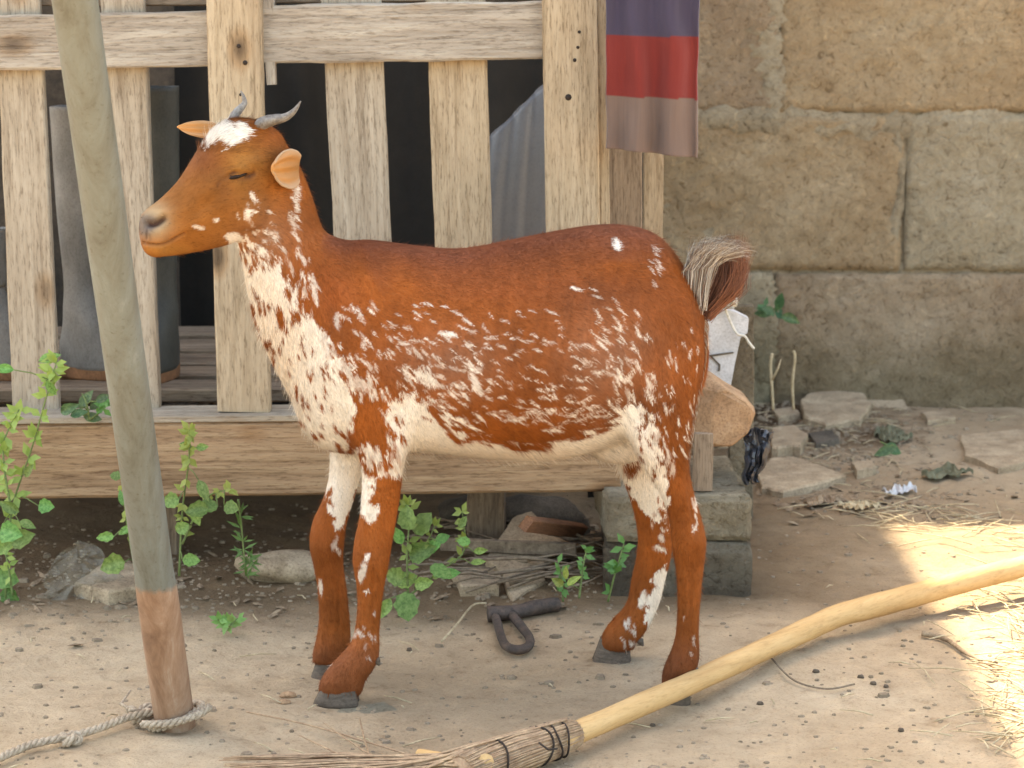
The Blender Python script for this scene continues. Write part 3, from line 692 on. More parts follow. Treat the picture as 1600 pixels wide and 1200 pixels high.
# length along local X for the wood grain
def along(name, V, Fc, mat, a, b_, parent):
    X = (b_-a).normalized(); Y = Vector((0, 0, 1)).cross(X).normalized(); Z = X.cross(Y)
    mt = Matrix((X, Y, Z)).transposed().to_4x4(); mt.translation = a; inv = mt.inverted()
    o = mesh(name, [inv @ Vector(v) for v in V], Fc, mat); o.parent = parent; mt.translation = a-parent.location; o.matrix_local = mt; return o
along('handle', V, Fc, M['peeled'], Vector(S[0][:3]), Vector(S[-1][:3]), broom)
M['bristle'] = simple('palm rib bristle', (.26, .15, .085), .6, .4, 60, .2, .001, colr2=(.48, .33, .20))
M['wrap'] = simple('bundled rib wrap', (.20, .13, .08), .7, .35, 50, .3, .002, colr2=(.38, .27, .18), cs=(1, 8, 8))
mb = MB(); rr = random.Random(9)
for q in range(170):
    a = rr.uniform(0, 2*math.pi); r0 = .017*math.sqrt(rr.random())+.004
    def off(c, k): return c+Vector((0, math.cos(a)*r0*k, math.sin(a)*r0*k))
    fan = rr.random()
    p0 = off(G(886, 1150, .030), .95); p1 = off(G(800, 1180, .027), 1.15); p2 = off(G(730, 1205, .025), 1.3)
    ex = rr.uniform(340, 520); ey = 1180+fan*75
    p3 = G(600, 1180+fan*45, .012+.02*rr.random()); p4 = G(ex, ey+2, .006+.016*rr.random()); 
    if rr.random() < .03: p4 = G(ex+100, 1120+rr.random()*30, .01)
    S = spline([tuple(p) for p in (p0, p1, p2, p3, p4)], 12)
    mb.tube([Vector(s) for s in S], [.0016]*8+[.0014, .0012, .001, .0006], 4)
o = mb.build('bristles', M['bristle'], broom); o['kind'] = 'stuff'
mb = MB()
mb.tube([G(x, y, .028) for x, y in [(890, 1149), (850, 1162), (800, 1178), (760, 1194), (720, 1212)]], [.0155, .0195, .0218, .0225, .020], 16)
mb.build('bundle', M['bristle'], broom)
mb = MB(); ax_pts = [G(x, y, .028) for x, y in [(896, 1146), (850, 1162), (800, 1178), (760, 1194), (720, 1212)]]; rad_ = [.0160, .0200, .0225, .0235, .022]
for q in range(90):
    a0 = q*2*math.pi/90; pts = []
    for i, c_ in enumerate(ax_pts):
        ax = (ax_pts[-1]-ax_pts[0]).normalized(); u = ax.cross(Vector((0, 0, 1))).normalized(); w = u.cross(ax); a1 = a0+.06*math.sin(q*3.7+i)
        pts.append(c_+(u*math.cos(a1)+w*math.sin(a1))*(rad_[i]-.0003+.0006*math.sin(q*5.1)))
    mb.tube(pts, [.0009+.0004*math.sin(q*2.3)]*5, 4)
mb.build('bundle_ribs', M['bristle'], broom)['kind'] = 'stuff'
for (x, y, r) in [(872, 1156, .0208), (858, 1160, .0215), (842, 1165, .0222), (772, 1190, .0245)]:
    mb = MB(); c = G(x, y, .028); ax = (G(890, 1149, .028)-G(760, 1194, .028)).normalized(); u = ax.cross(Vector((0, 0, 1))).normalized(); w = u.cross(ax)
    mb.tube([c+u*math.cos(t)*r+w*math.sin(t)*r+ax*.004*math.sin(t*2+x) for t in np.linspace(0, 2*math.pi, 22)], .0013, 5); mb.build('wire_tie', M['hole'], broom)
mb = MB(); c0, c1 = G(870, 1157, .05), G(842, 1166, .05); mb.tube([c0+Vector((0, -.016, -.004)), (c0+c1)/2+Vector((0, -.02, 0)), c1+Vector((0, 0, .004))], .0013, 5)
mb.build('wire_tie', M['hole'], broom)
V, Fc = tube_geo([G(760, 1192, .04), G(720, 1186, .03), G(690, 1188, .025), G(655, 1178, .022)], [.010, .008, .009, .006], 10)
mesh('twig_stub', V, Fc, M['peeled'], broom)
mb = MB(); mb.tube([Vector(s) for s in spline([tuple(G(x, y, .012)) for x, y in [(385, 1112), (480, 1132), (570, 1158), (680, 1192)]], 14)], [.0011]*14, 5)
mb.build('loose_bristle', M['bristle'], broom)

# ------------------------------------------------------------ rusty hook and iron bar
M['iron'] = simple('rusty dark iron', (.055, .045, .04), .75, .4, 60, .5, .002, metal=.3, colr2=(.13, .09, .07))
hook = empty('iron_hook', GG(810, 985), 'rusty iron bar with a looped hook lying under the goat belly', 'iron hook')
V, Fc = tube_geo([Vector(s) for s in spline([tuple(GG(x, y, .012)) for x, y in [(872, 958), (840, 962), (800, 968), (762, 970)]], 16)], .0105, 10, wob=.25); mesh('bar', V, Fc, M['iron'], hook)
V, Fc = tube_geo([Vector(s) for s in spline([tuple(GG(x, y, .010)) for x, y in [(772, 966), (778, 985), (788, 1012), (805, 1023), (824, 1019), (828, 1005), (815, 988), (800, 970)]], 34)], .0062, 10, wob=.12); mesh('loop', V, Fc, M['iron'], hook)

# ------------------------------------------------------------ plants
def leafmat(name, a, b_):
    m, nt, b = new_mat(name); n = noise_n(nt, objco(nt), 7, 6, .7); r = ramp(nt, n, [(.28, tuple(x*.6 for x in a)), (.42, a), (.6, b_), (.74, (.30, .30, .14))]); oi = N(nt, 'ShaderNodeObjectInfo')
    hs = N(nt, 'ShaderNodeHueSaturation'); mh = N(nt, 'ShaderNodeMapRange'); mh.inputs['To Min'].default_value = .455; mh.inputs['To Max'].default_value = .525; m7 = N(nt, 'ShaderNodeMath', operation='MULTIPLY'); m7.inputs[1].default_value = 7.3; fr = N(nt, 'ShaderNodeMath', operation='FRACT'); nt.links.new(oi.outputs['Random'], m7.inputs[0]); nt.links.new(m7.outputs[0], fr.inputs[0]); nt.links.new(fr.outputs[0], mh.inputs['Value']); nt.links.new(mh.outputs[0], hs.inputs['Hue']); mp = N(nt, 'ShaderNodeMapRange'); mp.inputs['To Min'].default_value = .7; mp.inputs['To Max'].default_value = 1.35
    nt.links.new(oi.outputs['Random'], mp.inputs['Value']); nt.links.new(mp.outputs[0], hs.inputs['Value']); nt.links.new(r.outputs[0], hs.inputs['Color'])
    nt.links.new(hs.outputs[0], b.inputs['Base Color']); b.inputs['Roughness'].default_value = .5
    tr = N(nt, 'ShaderNodeBsdfTranslucent'); nt.links.new(hs.outputs[0], tr.inputs['Color']); ms = N(nt, 'ShaderNodeMixShader'); ms.inputs[0].default_value = .3
    out = nt.nodes['Material Output']; nt.links.new(b.outputs[0], ms.inputs[1]); nt.links.new(tr.outputs[0], ms.inputs[2]); nt.links.new(ms.outputs[0], out.inputs[0]); bump(nt, b, n, .3, .002); return m
M['leaf'] = leafmat('soft green leaf', (.10, .22, .045), (.19, .36, .09)); M['leaf_y'] = leafmat('yellow green leaf', (.17, .27, .055), (.28, .38, .09))
M['leaf_dk'] = leafmat('dark green leaf', (.05, .11, .04), (.10, .19, .07)); M['stem'] = simple('green stem', (.14, .19, .06), .7, .3, 40)
def leaf_mesh(shape, mat):
    me = bpy.data.meshes.new('leaf'); V = []; Fc = []; n = 9
    for i in range(n):
        u = i/(n-1); w = {'round': math.sin(math.pi*min(1, u**.8))**.7*(.42+.05*math.sin(u*19)), 'oval': math.sin(math.pi*u**.85)**.9*.30, 'thin': math.sin(math.pi*u)**.8*.12}[shape]
        w = max(w, .004); z = -.18*u*u
        V += [(u, -w, z+w*.28), (u, -w*.5, z+w*.08), (u, 0, z), (u, w*.5, z+w*.08), (u, w, z+w*.28)]
    for i in range(n-1):
        for k in range(4): Fc.append((i*5+k, i*5+k+1, (i+1)*5+k+1, (i+1)*5+k))
    me.from_pydata(V, [], Fc); me.polygons.foreach_set('use_smooth', [True]*len(me.polygons)); me.materials.append(mat); return me
LM = {(s, k): leaf_mesh(s, M[k]) for s in ('round', 'oval', 'thin') for k in ('leaf', 'leaf_y', 'leaf_dk')}
def leaf_at(p, size, ang, pitch, roll, kind, parent, rr):
    """ang: direction in the picture plane (degrees, 0 = right, 90 = up); leaf blade leans to the viewer"""
    o = bpy.data.objects.new('leaf', LM[kind]); link(o, parent)
    X = Vector((math.cos(R(ang)), -math.sin(R(pitch)), math.sin(R(ang)))).normalized()
    Z = Vector((rr.uniform(-.4, .4), -1, .55+rr.uniform(-.3, .3))); Z = (Z-X*Z.dot(X)).normalized(); Y = Z.cross(X)
    mt = Matrix((X, Y, Z)).transposed().to_4x4() @ Matrix.Diagonal((size*rr.uniform(.85, 1.1), size*rr.uniform(.7, 1.1), size*rr.uniform(.4, 1.9), 1)); mt.translation = Vector(p)-parent.location; o.matrix_local = mt
def weed(label, Y, stems, big, small, root, seed, matk='leaf', smk='leaf_y', cat='weed', sshape='oval'):
    """stems: lists of px points; big: (px,py,size px,angle,shape); small: (stem idx, count, size px)"""
    rr = random.Random(seed); base = Vector((P(*root, Y).x, Y, 0)); base.z = max(hgt(base.x, base.y), 0)
    e = empty('weed_plant', base, label, cat); mb = MB(); curves = []
    for st in stems:
        pts = [Vector(s) for s in spline([tuple(P(x, y, Y+rr.uniform(-.015, .015))) for x, y in st], 14)]; curves.append(pts)
        mb.tube(pts, [.0019-.0010*i/13 for i in range(14)], 5)
    for (x, y, s, a, sh) in big:
        p = P(x, y, Y+rr.uniform(-.03, .0)); sz = s*Y*1.0/F*1.0
        near = min((q for c_ in curves for q in c_), key=lambda q: (q-p).length)
        mb.tube([near, (near+p)/2+Vector((0, 0, .003)), p], .0009, 4); leaf_at(p, sz, a, rr.uniform(-10, 35), 0, (sh, matk), e, rr)
    mb.build('stem', M['stem'], e)
    if small:
        sm = MB(); 
        for (si, cnt, s) in small:
            for q in range(cnt):
                c_ = curves[si]; i = rr.randrange(3, 14); p = c_[i]; sz = s*Y/F*rr.uniform(.6, 1.1); a = rr.uniform(0, 2*math.pi)
                X = Vector((math.cos(a), rr.uniform(-.7, .3), math.sin(a)*.8+.3)).normalized(); Z = Vector((rr.uniform(-.5, .5), -1, .6)); Z = (Z-X*Z.dot(X)).normalized(); Yv = Z.cross(X)
                wv = {'oval': .26, 'thin': .10, 'round': .38}[sshape]
                L4 = [p, p+X*sz*.45+Yv*sz*wv, p+X*sz, p+X*sz*.45-Yv*sz*wv, p+X*sz*.5-Z*sz*.05]
                sm.add(L4, [(0, 1, 4), (1, 2, 4), (2, 3, 4), (3, 0, 4)])
        o = sm.build('leaflets', M[smk], e); o['kind'] = 'stuff'
    return e
weed('tall yellow-green weed climbing over the beam at the left edge', 3.0, [[(8, 940), (18, 800), (50, 700), (78, 600), (90, 560)], [(18, 800), (5, 700), (30, 640)], [(20, 930), (12, 880), (5, 850)]],
     [(22, 578, 34, 170, 'oval'), (60, 565, 34, 20, 'oval'), (72, 595, 30, -60, 'oval'), (30, 800, 34, 150, 'oval'), (0, 830, 42, 0, 'round'), (18, 850, 42, 30, 'round'), (-5, 900, 40, -10, 'round'), (30, 815, 30, -15, 'oval'), (5, 920, 44, -50, 'round'), (60, 790, 26, 0, 'round'), (40, 745, 26, 60, 'oval'), (-8, 860, 36, 40, 'round')],
     [(0, 60, 26), (1, 45, 24), (2, 10, 18)], (10, 945), 1)
weed('leafy weed growing behind the pipe in front of the beam', 2.98, [[(280, 900), (285, 800), (295, 720), (296, 672)], [(285, 850), (320, 780), (360, 765)], [(215, 905), (200, 830), (190, 750)]],
     [(300, 700, 22, 160, 'oval'), (306, 700, 24, 10, 'oval'), (310, 750, 42, -60, 'oval'), (280, 780, 30, 190, 'round'), (300, 800, 26, -50, 'oval'), (325, 795, 36, 180, 'round'), (340, 792, 32, 170, 'round'), (350, 790, 28, -10, 'round'), (285, 875, 26, 0, 'round'), (195, 878, 44, 190, 'round'), (185, 835, 28, 30, 'oval'), (178, 838, 26, 180, 'round'), (190, 745, 20, 170, 'round'), (192, 790, 24, 100, 'oval'), (275, 830, 26, 30, 'round')],
     [(0, 40, 22), (1, 16, 18), (2, 14, 18)], (280, 905), 2)
weed('small grey-green star-leaved weed hanging below the beam, right of the pipe', 3.0, [[(372, 780), (378, 830), (384, 900)], [(384, 870), (395, 885)]],
     [], [(0, 26, 26), (1, 16, 26)], (385, 905), 3, 'leaf_dk', 'leaf', sshape='thin')
weed('round-leaved green weed between the front legs and hind legs', 2.93, [[(640, 950), (636, 880), (640, 800), (634, 790)], [(640, 930), (690, 890), (725, 860), (722, 800)], [(636, 880), (665, 850), (680, 820)]],
     [(640, 828, 36, 100, 'round'), (650, 835, 40, 60, 'round'), (628, 850, 36, 110, 'oval'), (640, 870, 44, 30, 'round'), (665, 862, 34, 40, 'round'), (620, 915, 40, 30, 'round'), (630, 905, 38, 150, 'round'), (672, 885, 38, -20, 'round'), (648, 915, 34, 20, 'round'), (632, 925, 46, -80, 'round'), (610, 935, 34, -120, 'oval'), (680, 845, 26, 20, 'oval'), (735, 848, 24, 170, 'round'), (740, 862, 26, 10, 'oval'), (718, 825, 20, 60, 'round'), (690, 898, 34, 10, 'oval'), (735, 880, 26, 10, 'oval')],
     [(0, 22, 22), (1, 26, 18), (2, 10, 18)], (640, 955), 4)
weed('sparse pale weed among dry twigs beside the concrete block', 2.96, [[(880, 940), (878, 905), (872, 880)], [(950, 940), (960, 900), (975, 850)], [(905, 935), (912, 880), (918, 855)]],
     [(880, 915, 26, 140, 'oval'), (886, 915, 26, 40, 'oval'), (884, 905, 22, 90, 'oval')], [(0, 14, 20), (1, 22, 22), (2, 16, 18)], (920, 945), 5, 'leaf_y', 'leaf')
weed('tiny green seedling on the bare ground left of the front hooves', 2.84, [[(355, 978), (355, 965)], [(352, 978), (340, 968)], [(358, 978), (372, 966)]], [], [(0, 12, 26), (1, 10, 22), (2, 10, 22)], (355, 978), 6, 'leaf', 'leaf')
weed('dark leafy weed behind the pallet slats at the left', 3.06, [[(140, 655), (135, 630), (128, 615)], [(140, 655), (160, 640), (165, 625)]],
     [(110, 650, 34, 20, 'oval'), (125, 640, 34, 60, 'oval'), (140, 640, 32, 40, 'oval'), (130, 650, 32, -10, 'oval'), (150, 628, 26, 30, 'oval'), (95, 645, 34, 30, 'oval')], [(1, 14, 18)], (140, 660), 7, 'leaf_dk', 'leaf')
weed('small green sprig growing from the wall right of the tail', 4.40, [[(1240, 505), (1215, 490), (1195, 480)]], [(1205, 492, 30, 170, 'oval'), (1215, 485, 34, 80, 'oval'), (1220, 495, 36, -10, 'oval'), (1210, 490, 26, 150, 'oval')], [(0, 8, 20)], (1240, 620), 8, 'leaf_dk', 'leaf_dk')
weed('small wilted dark green leaf cluster on the ground below the wall', 3.75, [[(1395, 705), (1385, 695), (1375, 690)]], [(1380, 700, 40, -10, 'oval'), (1400, 698, 36, 200, 'oval')], None, (1395, 706), 9, 'leaf_dk')

# ------------------------------------------------------------ twigs, straw, gravel, leaf litter
M['twig'] = simple('dry twig', (.13, .09, .06), .9, .4, 60, .3, .001, colr2=(.30, .23, .16)); M['straw'] = simple('dry straw', (.36, .27, .15), .8, .3, 60, .2, .001, colr2=(.58, .47, .31))
mb = MB(); rr = random.Random(21)
for q in range(70):
    cx, cy = rr.uniform(690, 960), rr.uniform(850, 945); a = rr.gauss(0, .35); L = rr.uniform(30, 95)
    p0, p1 = GG(cx-L*math.cos(a), cy-L*.4*math.sin(a), .006+rr.random()*.03), GG(cx+L*math.cos(a), cy+L*.4*math.sin(a), .004+rr.random()*.03)
    md_ = (p0+p1)/2+Vector((0, 0, rr.uniform(-.004, .01))); mb.tube([p0, md_, p1], [rr.uniform(.0012, .0030), rr.uniform(.0012, .003), .0008], 5)
o = mb.build('twigs', M['twig']); tag(o, 'heap of dry brown twigs under the pallet by the concrete block', 'twigs', kind='stuff')
mb = MB(); mb.tube([Vector(s) for s in spline([tuple(GG(x, y, .012)) for x, y in [(690, 1010), (712, 985), (738, 955), (760, 952)]], 12)], .0016, 6)
o = mb.build('straw_stalk', M['straw']); tag(o, 'single bent pale straw on the ground left of the rusty hook', 'straw')
bk = board('brown_stick', P(822, 818, 3.02), GG(908, 878, .03), .022, .014, simple('reddish wood', (.22, .10, .05), .8, .3, 40, cs=(1, 8, 8)))
tag(bk, 'reddish brown stick slanting down under the beam onto the twigs', 'stick')
bk = board('brown_stick', P(690, 850, 3.15), GG(900, 905, .03), .018, .012, M['twig']); tag(bk, 'long dull brown stick lying across the twigs under the beam', 'stick')
mb = MB()
def chip(mb, p, s, rr, flat=.4):
    V = []
    for k in range(6):
        V.append(p+Vector((math.cos(k*1.05)*s*rr.uniform(.7, 1.2), math.sin(k*1.05)*s*rr.uniform(.6, 1.1), -s*.15)))
    t = [v+Vector((0, 0, s*flat*rr.uniform(.8, 1.2)))*1 for v in V]; t = [p+(v-p)*.75+Vector((0, 0, s*flat*.4)) for v in t]
    mb.add(V+t, [tuple(range(6))[::-1], tuple(range(6, 12))]+[(i, (i+1) % 6, 6+(i+1) % 6, 6+i) for i in range(6)])
for q in range(4200):
    if rr.random() < .45: x, y = rr.gauss(1260, 110), rr.gauss(670, 42)
    elif rr.random() < .4: x, y = rr.uniform(0, 960), rr.gauss(910, 35)
    else: x, y = rr.uniform(-50, 1650), rr.uniform(640, 1230)
    if y < 628 or y > 1240: continue
    big = rr.random() < (.16 if y < 760 else .06)
    s = rr.uniform(.0015, .0045)*(2.2 if big else 1)
    chip(mb, GG(x, y), s, rr, .5)
M['grit'] = simple('soil grit', (.17, .125, .08), .95, .3, 20, .5, .004, colr2=(.36, .275, .19))
o = mb.build('gravel', M['grit'], smooth=False); tag(o, 'small stones and grit scattered over the dry ground', 'gravel', kind='stuff')
mb = MB()
for q in range(420):
    t = rr.random()
    if t < .45: x, y = rr.gauss(1580, 55), rr.uniform(840, 1180)
    elif t < .62: x, y = rr.gauss(1420, 90), rr.gauss(815, 16)
    elif t < .85: x, y = rr.gauss(1300, 110), rr.gauss(690, 45)
    else: x, y = rr.uniform(-50, 1500), rr.uniform(900, 1210)
    if y < 630: continue
    a = rr.uniform(0, math.pi); L = rr.uniform(.008, .05)*(1.0 if t < .85 else .5); c0 = GG(x, y, .004+rr.random()*.008*(t < .62)); d_ = Vector((math.cos(a), math.sin(a), rr.uniform(-.1, .1)))*L
    mb.tube([c0-d_, c0+Vector((rr.uniform(-.003, .003), 0, .002)), c0+d_], [.0009, .0011, .0006], 4)
o = mb.build('dry_straw', M['straw']); tag(o, 'dry straw and grass bits lying in drifts at the right edge of the yard', 'straw', kind='stuff')
mb = MB()
for q in range(420):
    t = rr.random()
    if t < .5: x, y = rr.gauss(1290, 100), rr.gauss(690, 45)
    elif t < .75: x, y = rr.gauss(1350, 80), rr.gauss(790, 14)
    else: x, y = rr.uniform(0, 950), rr.gauss(925, 30)
    if y < 632: continue
    p = GG(x, y, .003); s = rr.uniform(.006, .016); a = rr.uniform(0, 6.28); X = Vector((math.cos(a), math.sin(a), rr.uniform(-.1, .4)))*s; Yv = Vector((-math.sin(a), math.cos(a), rr.uniform(-.2, .5)))*s*.4
    mb.add([p-X, p-X*.3+Yv, p+X, p-X*.2-Yv, p+Vector((0, 0, s*.2))], [(0, 1, 4), (1, 2, 4), (2, 3, 4), (3, 0, 4)])
M['litter'] = simple('dry leaf litter', (.16, .10, .06), .9, .4, 60, colr2=(.34, .25, .16))
o = mb.build('leaf_litter', M['litter'], smooth=False); tag(o, 'dry brown leaf fragments among the rubble', 'leaf litter', kind='stuff')
# goat droppings / dark pebbles on the ground right
mb = MB()
for (x, y) in [(1345, 1062), (1365, 1070), (1384, 1074), (1275, 1054), (1188, 1098), (1020, 1128), (1408, 1146), (640, 1012)]:
    chip(mb, GG(x, y, .001), rr.uniform(.003, .0048), rr, .6)
o = mb.build('droppings', M['dung']); tag(o, 'dark droppings scattered on the ground in front of the goat', 'droppings', kind='stuff')
for (x, y, s, lb, mt) in [(450, 1086, .011, 'small ochre pebble in front of the front hooves', 'stone_org'), (445, 1096, .009, 'tiny tan pebble nearest the bottom of the front hooves', 'stone_org')]:
    p = GG(x, y); o = rock('pebble', (p.x, p.y, p.z+s*.2), (s, s*.8, s*.5), int(x), M[mt], 2); tag(o, lb, 'pebble')
# curved dry stem
mb = MB(); mb.tube([Vector(s) for s in spline([tuple(GG(x, y, .006)) for x, y in [(1205, 1042), (1240, 1072), (1290, 1083), (1335, 1076)]], 20)], .0013, 5)
o = mb.build('dry_twig', M['twig']); tag(o, 'thin curved dry stem on the ground in front of the stick', 'stem')
mb = MB(); mb.tube([Vector(s) for s in spline([tuple(GG(x, y, .006)) for x, y in [(1440, 998), (1475, 1004), (1510, 1030), (1560, 1055)]], 16)], [.004]*6+[.003]*5+[.0015]*5, 6)
o = mb.build('curled_husk', M['litter']); tag(o, 'curled brown dry stem at the edge of the sunlit patch', 'stem')
for pl, lb in (([(1240, 640), (1238, 600), (1242, 560), (1240, 548)], 'thin upright dry stalk by the wall, right of the forked one'), ([(1208, 640), (1206, 600), (1204, 570), (1207, 552)], 'forked dry stalk by the wall, just right of the grey post')):
    mb = MB(); mb.tube([Vector(q_) for q_ in spline([tuple(P(x, y, 4.05)) for x, y in pl], 12)], .0028, 6)
    if 'forked' in lb[:8]: mb.tube([P(1206, 595, 4.05), P(1216, 575, 4.04), P(1220, 562, 4.05)], [.0024, .002, .001], 5)
    o = mb.build('dry_stalk', M['straw']); tag(o, lb, 'stalk')
def crumple(px0, px1, py, hpx, mat, label, seed):
    V = []; Fc = []; nU, nV = 22, 6
    for i in range(nU+1):
        for j in range(nV+1):
            u, v = i/nU, j/nV; g = GG(px0+(px1-px0)*u, py+14*noise.noise(Vector((u*3, seed, 0)))+(v-.5)*hpx*math.sin(math.pi*min(.95, u+.06)))
            V.append(g+Vector((0, 0, .006+.018*abs(noise.noise(Vector((u*7, v*4, seed)))))))
    for i in range(nU):
        for j in range(nV): Fc.append((i*7+j, (i+1)*7+j, (i+1)*7+j+1, i*7+j+1))
    o = mesh('dead_leaf', V, Fc, mat, smooth=False); tag(o, label, 'dead leaf')
    md = o.modifiers.new('t', 'SOLIDIFY'); md.thickness = .0012
M['deadleaf'] = simple('withered green brown leaf', (.07, .075, .04), .8, .4, 50, colr2=(.20, .19, .12))
crumple(1440, 1520, 748, 15, M['deadleaf'], 'curled withered dark leaf lying right of the flat slab', 3)
crumple(1366, 1425, 690, 24, M['deadleaf'], 'crumpled dark green leaf under the tilted tile', 8)
crumple(1378, 1432, 773, 12, M['wplast'], 'white plastic shred on the ground right of the flat slab', 5)
crumple(1255, 1320, 795, 20, M['litter'], 'curled brown dead leaf in front of the flat slab', 12)
crumple(1310, 1375, 806, 18, M['straw'], 'pale curled dead leaf at the top of the sunlit patch', 15)
# clear plastic bag under the pallet at left
V = []; Fc = []
for i in range(19):
    for j in range(13):
        u, v = i/18, j/12; px = 70+u*130; py = 945-v*100*math.sin(math.pi*min(1, .15+u*.8))
        V.append(P(px+14*noise.noise(Vector((u*5, v*5, 1))), py+10*noise.noise(Vector((u*6, v*4, 4))), 3.0+.05*v+.03*noise.noise(Vector((u*7, v*7, 8)))))
for i in range(18):
    for j in range(12): Fc.append((i*13+j, (i+1)*13+j, (i+1)*13+j+1, i*13+j+1))
m, nt, b = new_mat('dusty clear plastic'); b.inputs['Base Color'].default_value = (.42, .38, .30, 1); b.inputs['Roughness'].default_value = .3; b.inputs['Alpha'].default_value = .30
M['clear'] = m
o = mesh('plastic_bag', V, Fc, m, smooth=False); tag(o, 'crumpled clear plastic bag on the soil under the pallet at the left', 'plastic bag')

# ================================================================= GOAT
GY = 2.63
goat = empty('goat', GG(790, 1060), 'brown goat with white chest, belly and flecks standing side-on, facing left', 'goat')
SV = []; SF = []
def loft(rings):
    n = len(rings[0]); base = len(SV)
    for r_ in rings: SV.extend([tuple(v) for v in r_])
    m_ = len(rings)
    for i in range(m_-1):
        for k in range(n): SF.append((base+i*n+k, base+i*n+(k+1) % n, base+(i+1)*n+(k+1) % n, base+(i+1)*n+k))
    SF.append(tuple(base+k for k in range(n-1, -1, -1))); SF.append(tuple(base+(m_-1)*n+k for k in range(n)))
def se(a, e):
    c_, s = math.cos(a), math.sin(a); return math.copysign(abs(c_)**(2/e), c_), math.copysign(abs(s)**(2/e), s)
# torso: px x, top, bottom, half width (m), centre Y offset
T = [(455, 545, 618, .022), (466, 480, 655, .045), (485, 425, 688, .062), (520, 384, 706, .078), (580, 374, 708, .090), (650, 383, 704, .102), (720, 388, 709, .112), (800, 374, 716, .119), (870, 360, 714, .120), (930, 351, 702, .116), (980, 352, 684, .108), (1025, 367, 668, .098), (1058, 402, 645, .080), (1082, 446, 630, .060), (1098, 490, 605, .038), (1107, 522, 570, .018)]
rings = []
for (x, t, b_, w) in spline(T, 60):
    p0, p1 = P(x, t, GY), P(x, b_, GY); c = (p0+p1)/2; h = (p0-p1).length/2; ring = []
    for k in range(32):
        a = 2*math.pi*k/32; ca, sa = se(a, 2.15); wz = w*(1-.10*ca*ca if ca > 0 else 1+.0)
        ww = w*(1-.25*max(ca, 0)**1.5)          # narrower above, rounder below
        ring.append((c.x, c.y+ww*sa, c.z+h*ca))
    rings.append(ring)
loft(rings)
# neck: left edge / right edge px, width, Y offset
YAW = 24; tyw = math.tan(R(YAW))
Nk = [((352, 330), (440, 212), .034, -.010), ((366, 365), (470, 262), .036, -.006), ((377, 405), (492, 318), .040, -.002), ((386, 455), (508, 362), .048, 0), ((400, 508), (550, 378), .058, 0), ((425, 562), (600, 400), .068, 0), ((452, 615), (640, 450), .072, 0)]
rings = []
for r_ in spline([(a[0], a[1], b_[0], b_[1], w, o_) for a, b_, w, o_ in Nk], 30):
    p0, p1 = P(r_[0], r_[1], GY+r_[5]), P(r_[2], r_[3], GY+r_[5]); c = (p0+p1)/2; h = (p1-p0)/2
    rings.append([c+h*se(2*math.pi*k/28, 2.1)[0]+Vector((0, 1, 0))*r_[4]*se(2*math.pi*k/28, 2.1)[1] for k in range(28)])
loft(rings)
# head
lv = Vector((math.sin(R(YAW)), -math.cos(R(YAW)), 0)); hx0 = P(425, 300, GY-.008).x; hy0 = GY-.008
Hd = [((446, 225), (432, 330), .026), ((436, 206), (420, 352), .034), ((415, 192), (400, 366), .038), ((385, 184), (376, 376), .042), ((355, 186), (350, 385), .0430), ((332, 202), (326, 391), .0400), ((314, 228), (305, 396), .0365), ((298, 254), (287, 399), .0325), ((280, 281), (270, 401), .0285), ((262, 300), (255, 402), .0255), ((249, 312), (246, 403), .0250), ((238, 320), (238, 402), .0235), ((229, 327), (230, 398), .0210), ((222, 335), (224, 390), .0165), ((219, 346), (221, 379), .010)]
rings = []; head_c = []
for r_ in spline([(a[0], a[1], b_[0], b_[1], w) for a, b_, w in Hd], 44):
    cx = (r_[0]+r_[2])/2; X_ = P(cx, 300, hy0).x; Yc = hy0-tyw*(hx0-X_)
    p0, p1 = P(r_[0], r_[1], Yc), P(r_[2], r_[3], Yc); c = (p0+p1)/2; h = (p0-p1)/2; ring = []
    s_ = (r_[2]); 
    for k in range(32):
        a = 2*math.pi*k/32; ca, sa = se(a, 2.2)
        jaw = 1-.38*max(-ca, 0)**1.3 if r_[0] > 255 else 1-.12*max(-ca, 0)
        top = 1-.18*max(ca, 0)**2 if r_[0] > 300 else 1-.20*max(ca, 0)**1.6
        ring.append(c+h*ca+lv*r_[4]*sa*jaw*top)
    rings.append(ring); head_c.append(c)
loft(rings)
# cheek and brow masses
def ball(c, rx, n=12, m_=8, axes=None):
    A = axes or (Vector((1, 0, 0)), Vector((0, 1, 0)), Vector((0, 0, 1))); rings = []
    for j in range(1, m_):
        t = math.pi*j/m_; rings.append([c+A[0]*rx[0]*math.sin(t)*math.cos(2*math.pi*k/n)+A[1]*rx[1]*math.sin(t)*math.sin(2*math.pi*k/n)+A[2]*rx[2]*math.cos(t) for k in range(n)])
    loft(rings)
fv = Vector((-math.cos(R(YAW)), -math.sin(R(YAW)), 0))
hm = lambda px, py: (lambda X_: P(px, py, hy0-tyw*(hx0-X_)))(P(px, 300, hy0).x)     # point on the head's middle plane
for s in (1, -1):
    ball(hm(378, 252)+lv*s*.030, (.017, .014, .013), axes=(fv, lv, Vector((0, 0, 1))))
    ball(hm(385, 318)+lv*s*.021, (.030, .018, .032), axes=(fv, lv, Vector((0, 0, 1))))
    ball(hm(246, 345)+lv*s*.011, (.013, .012, .013), axes=(fv, lv, Vector((0, 0, 1))))
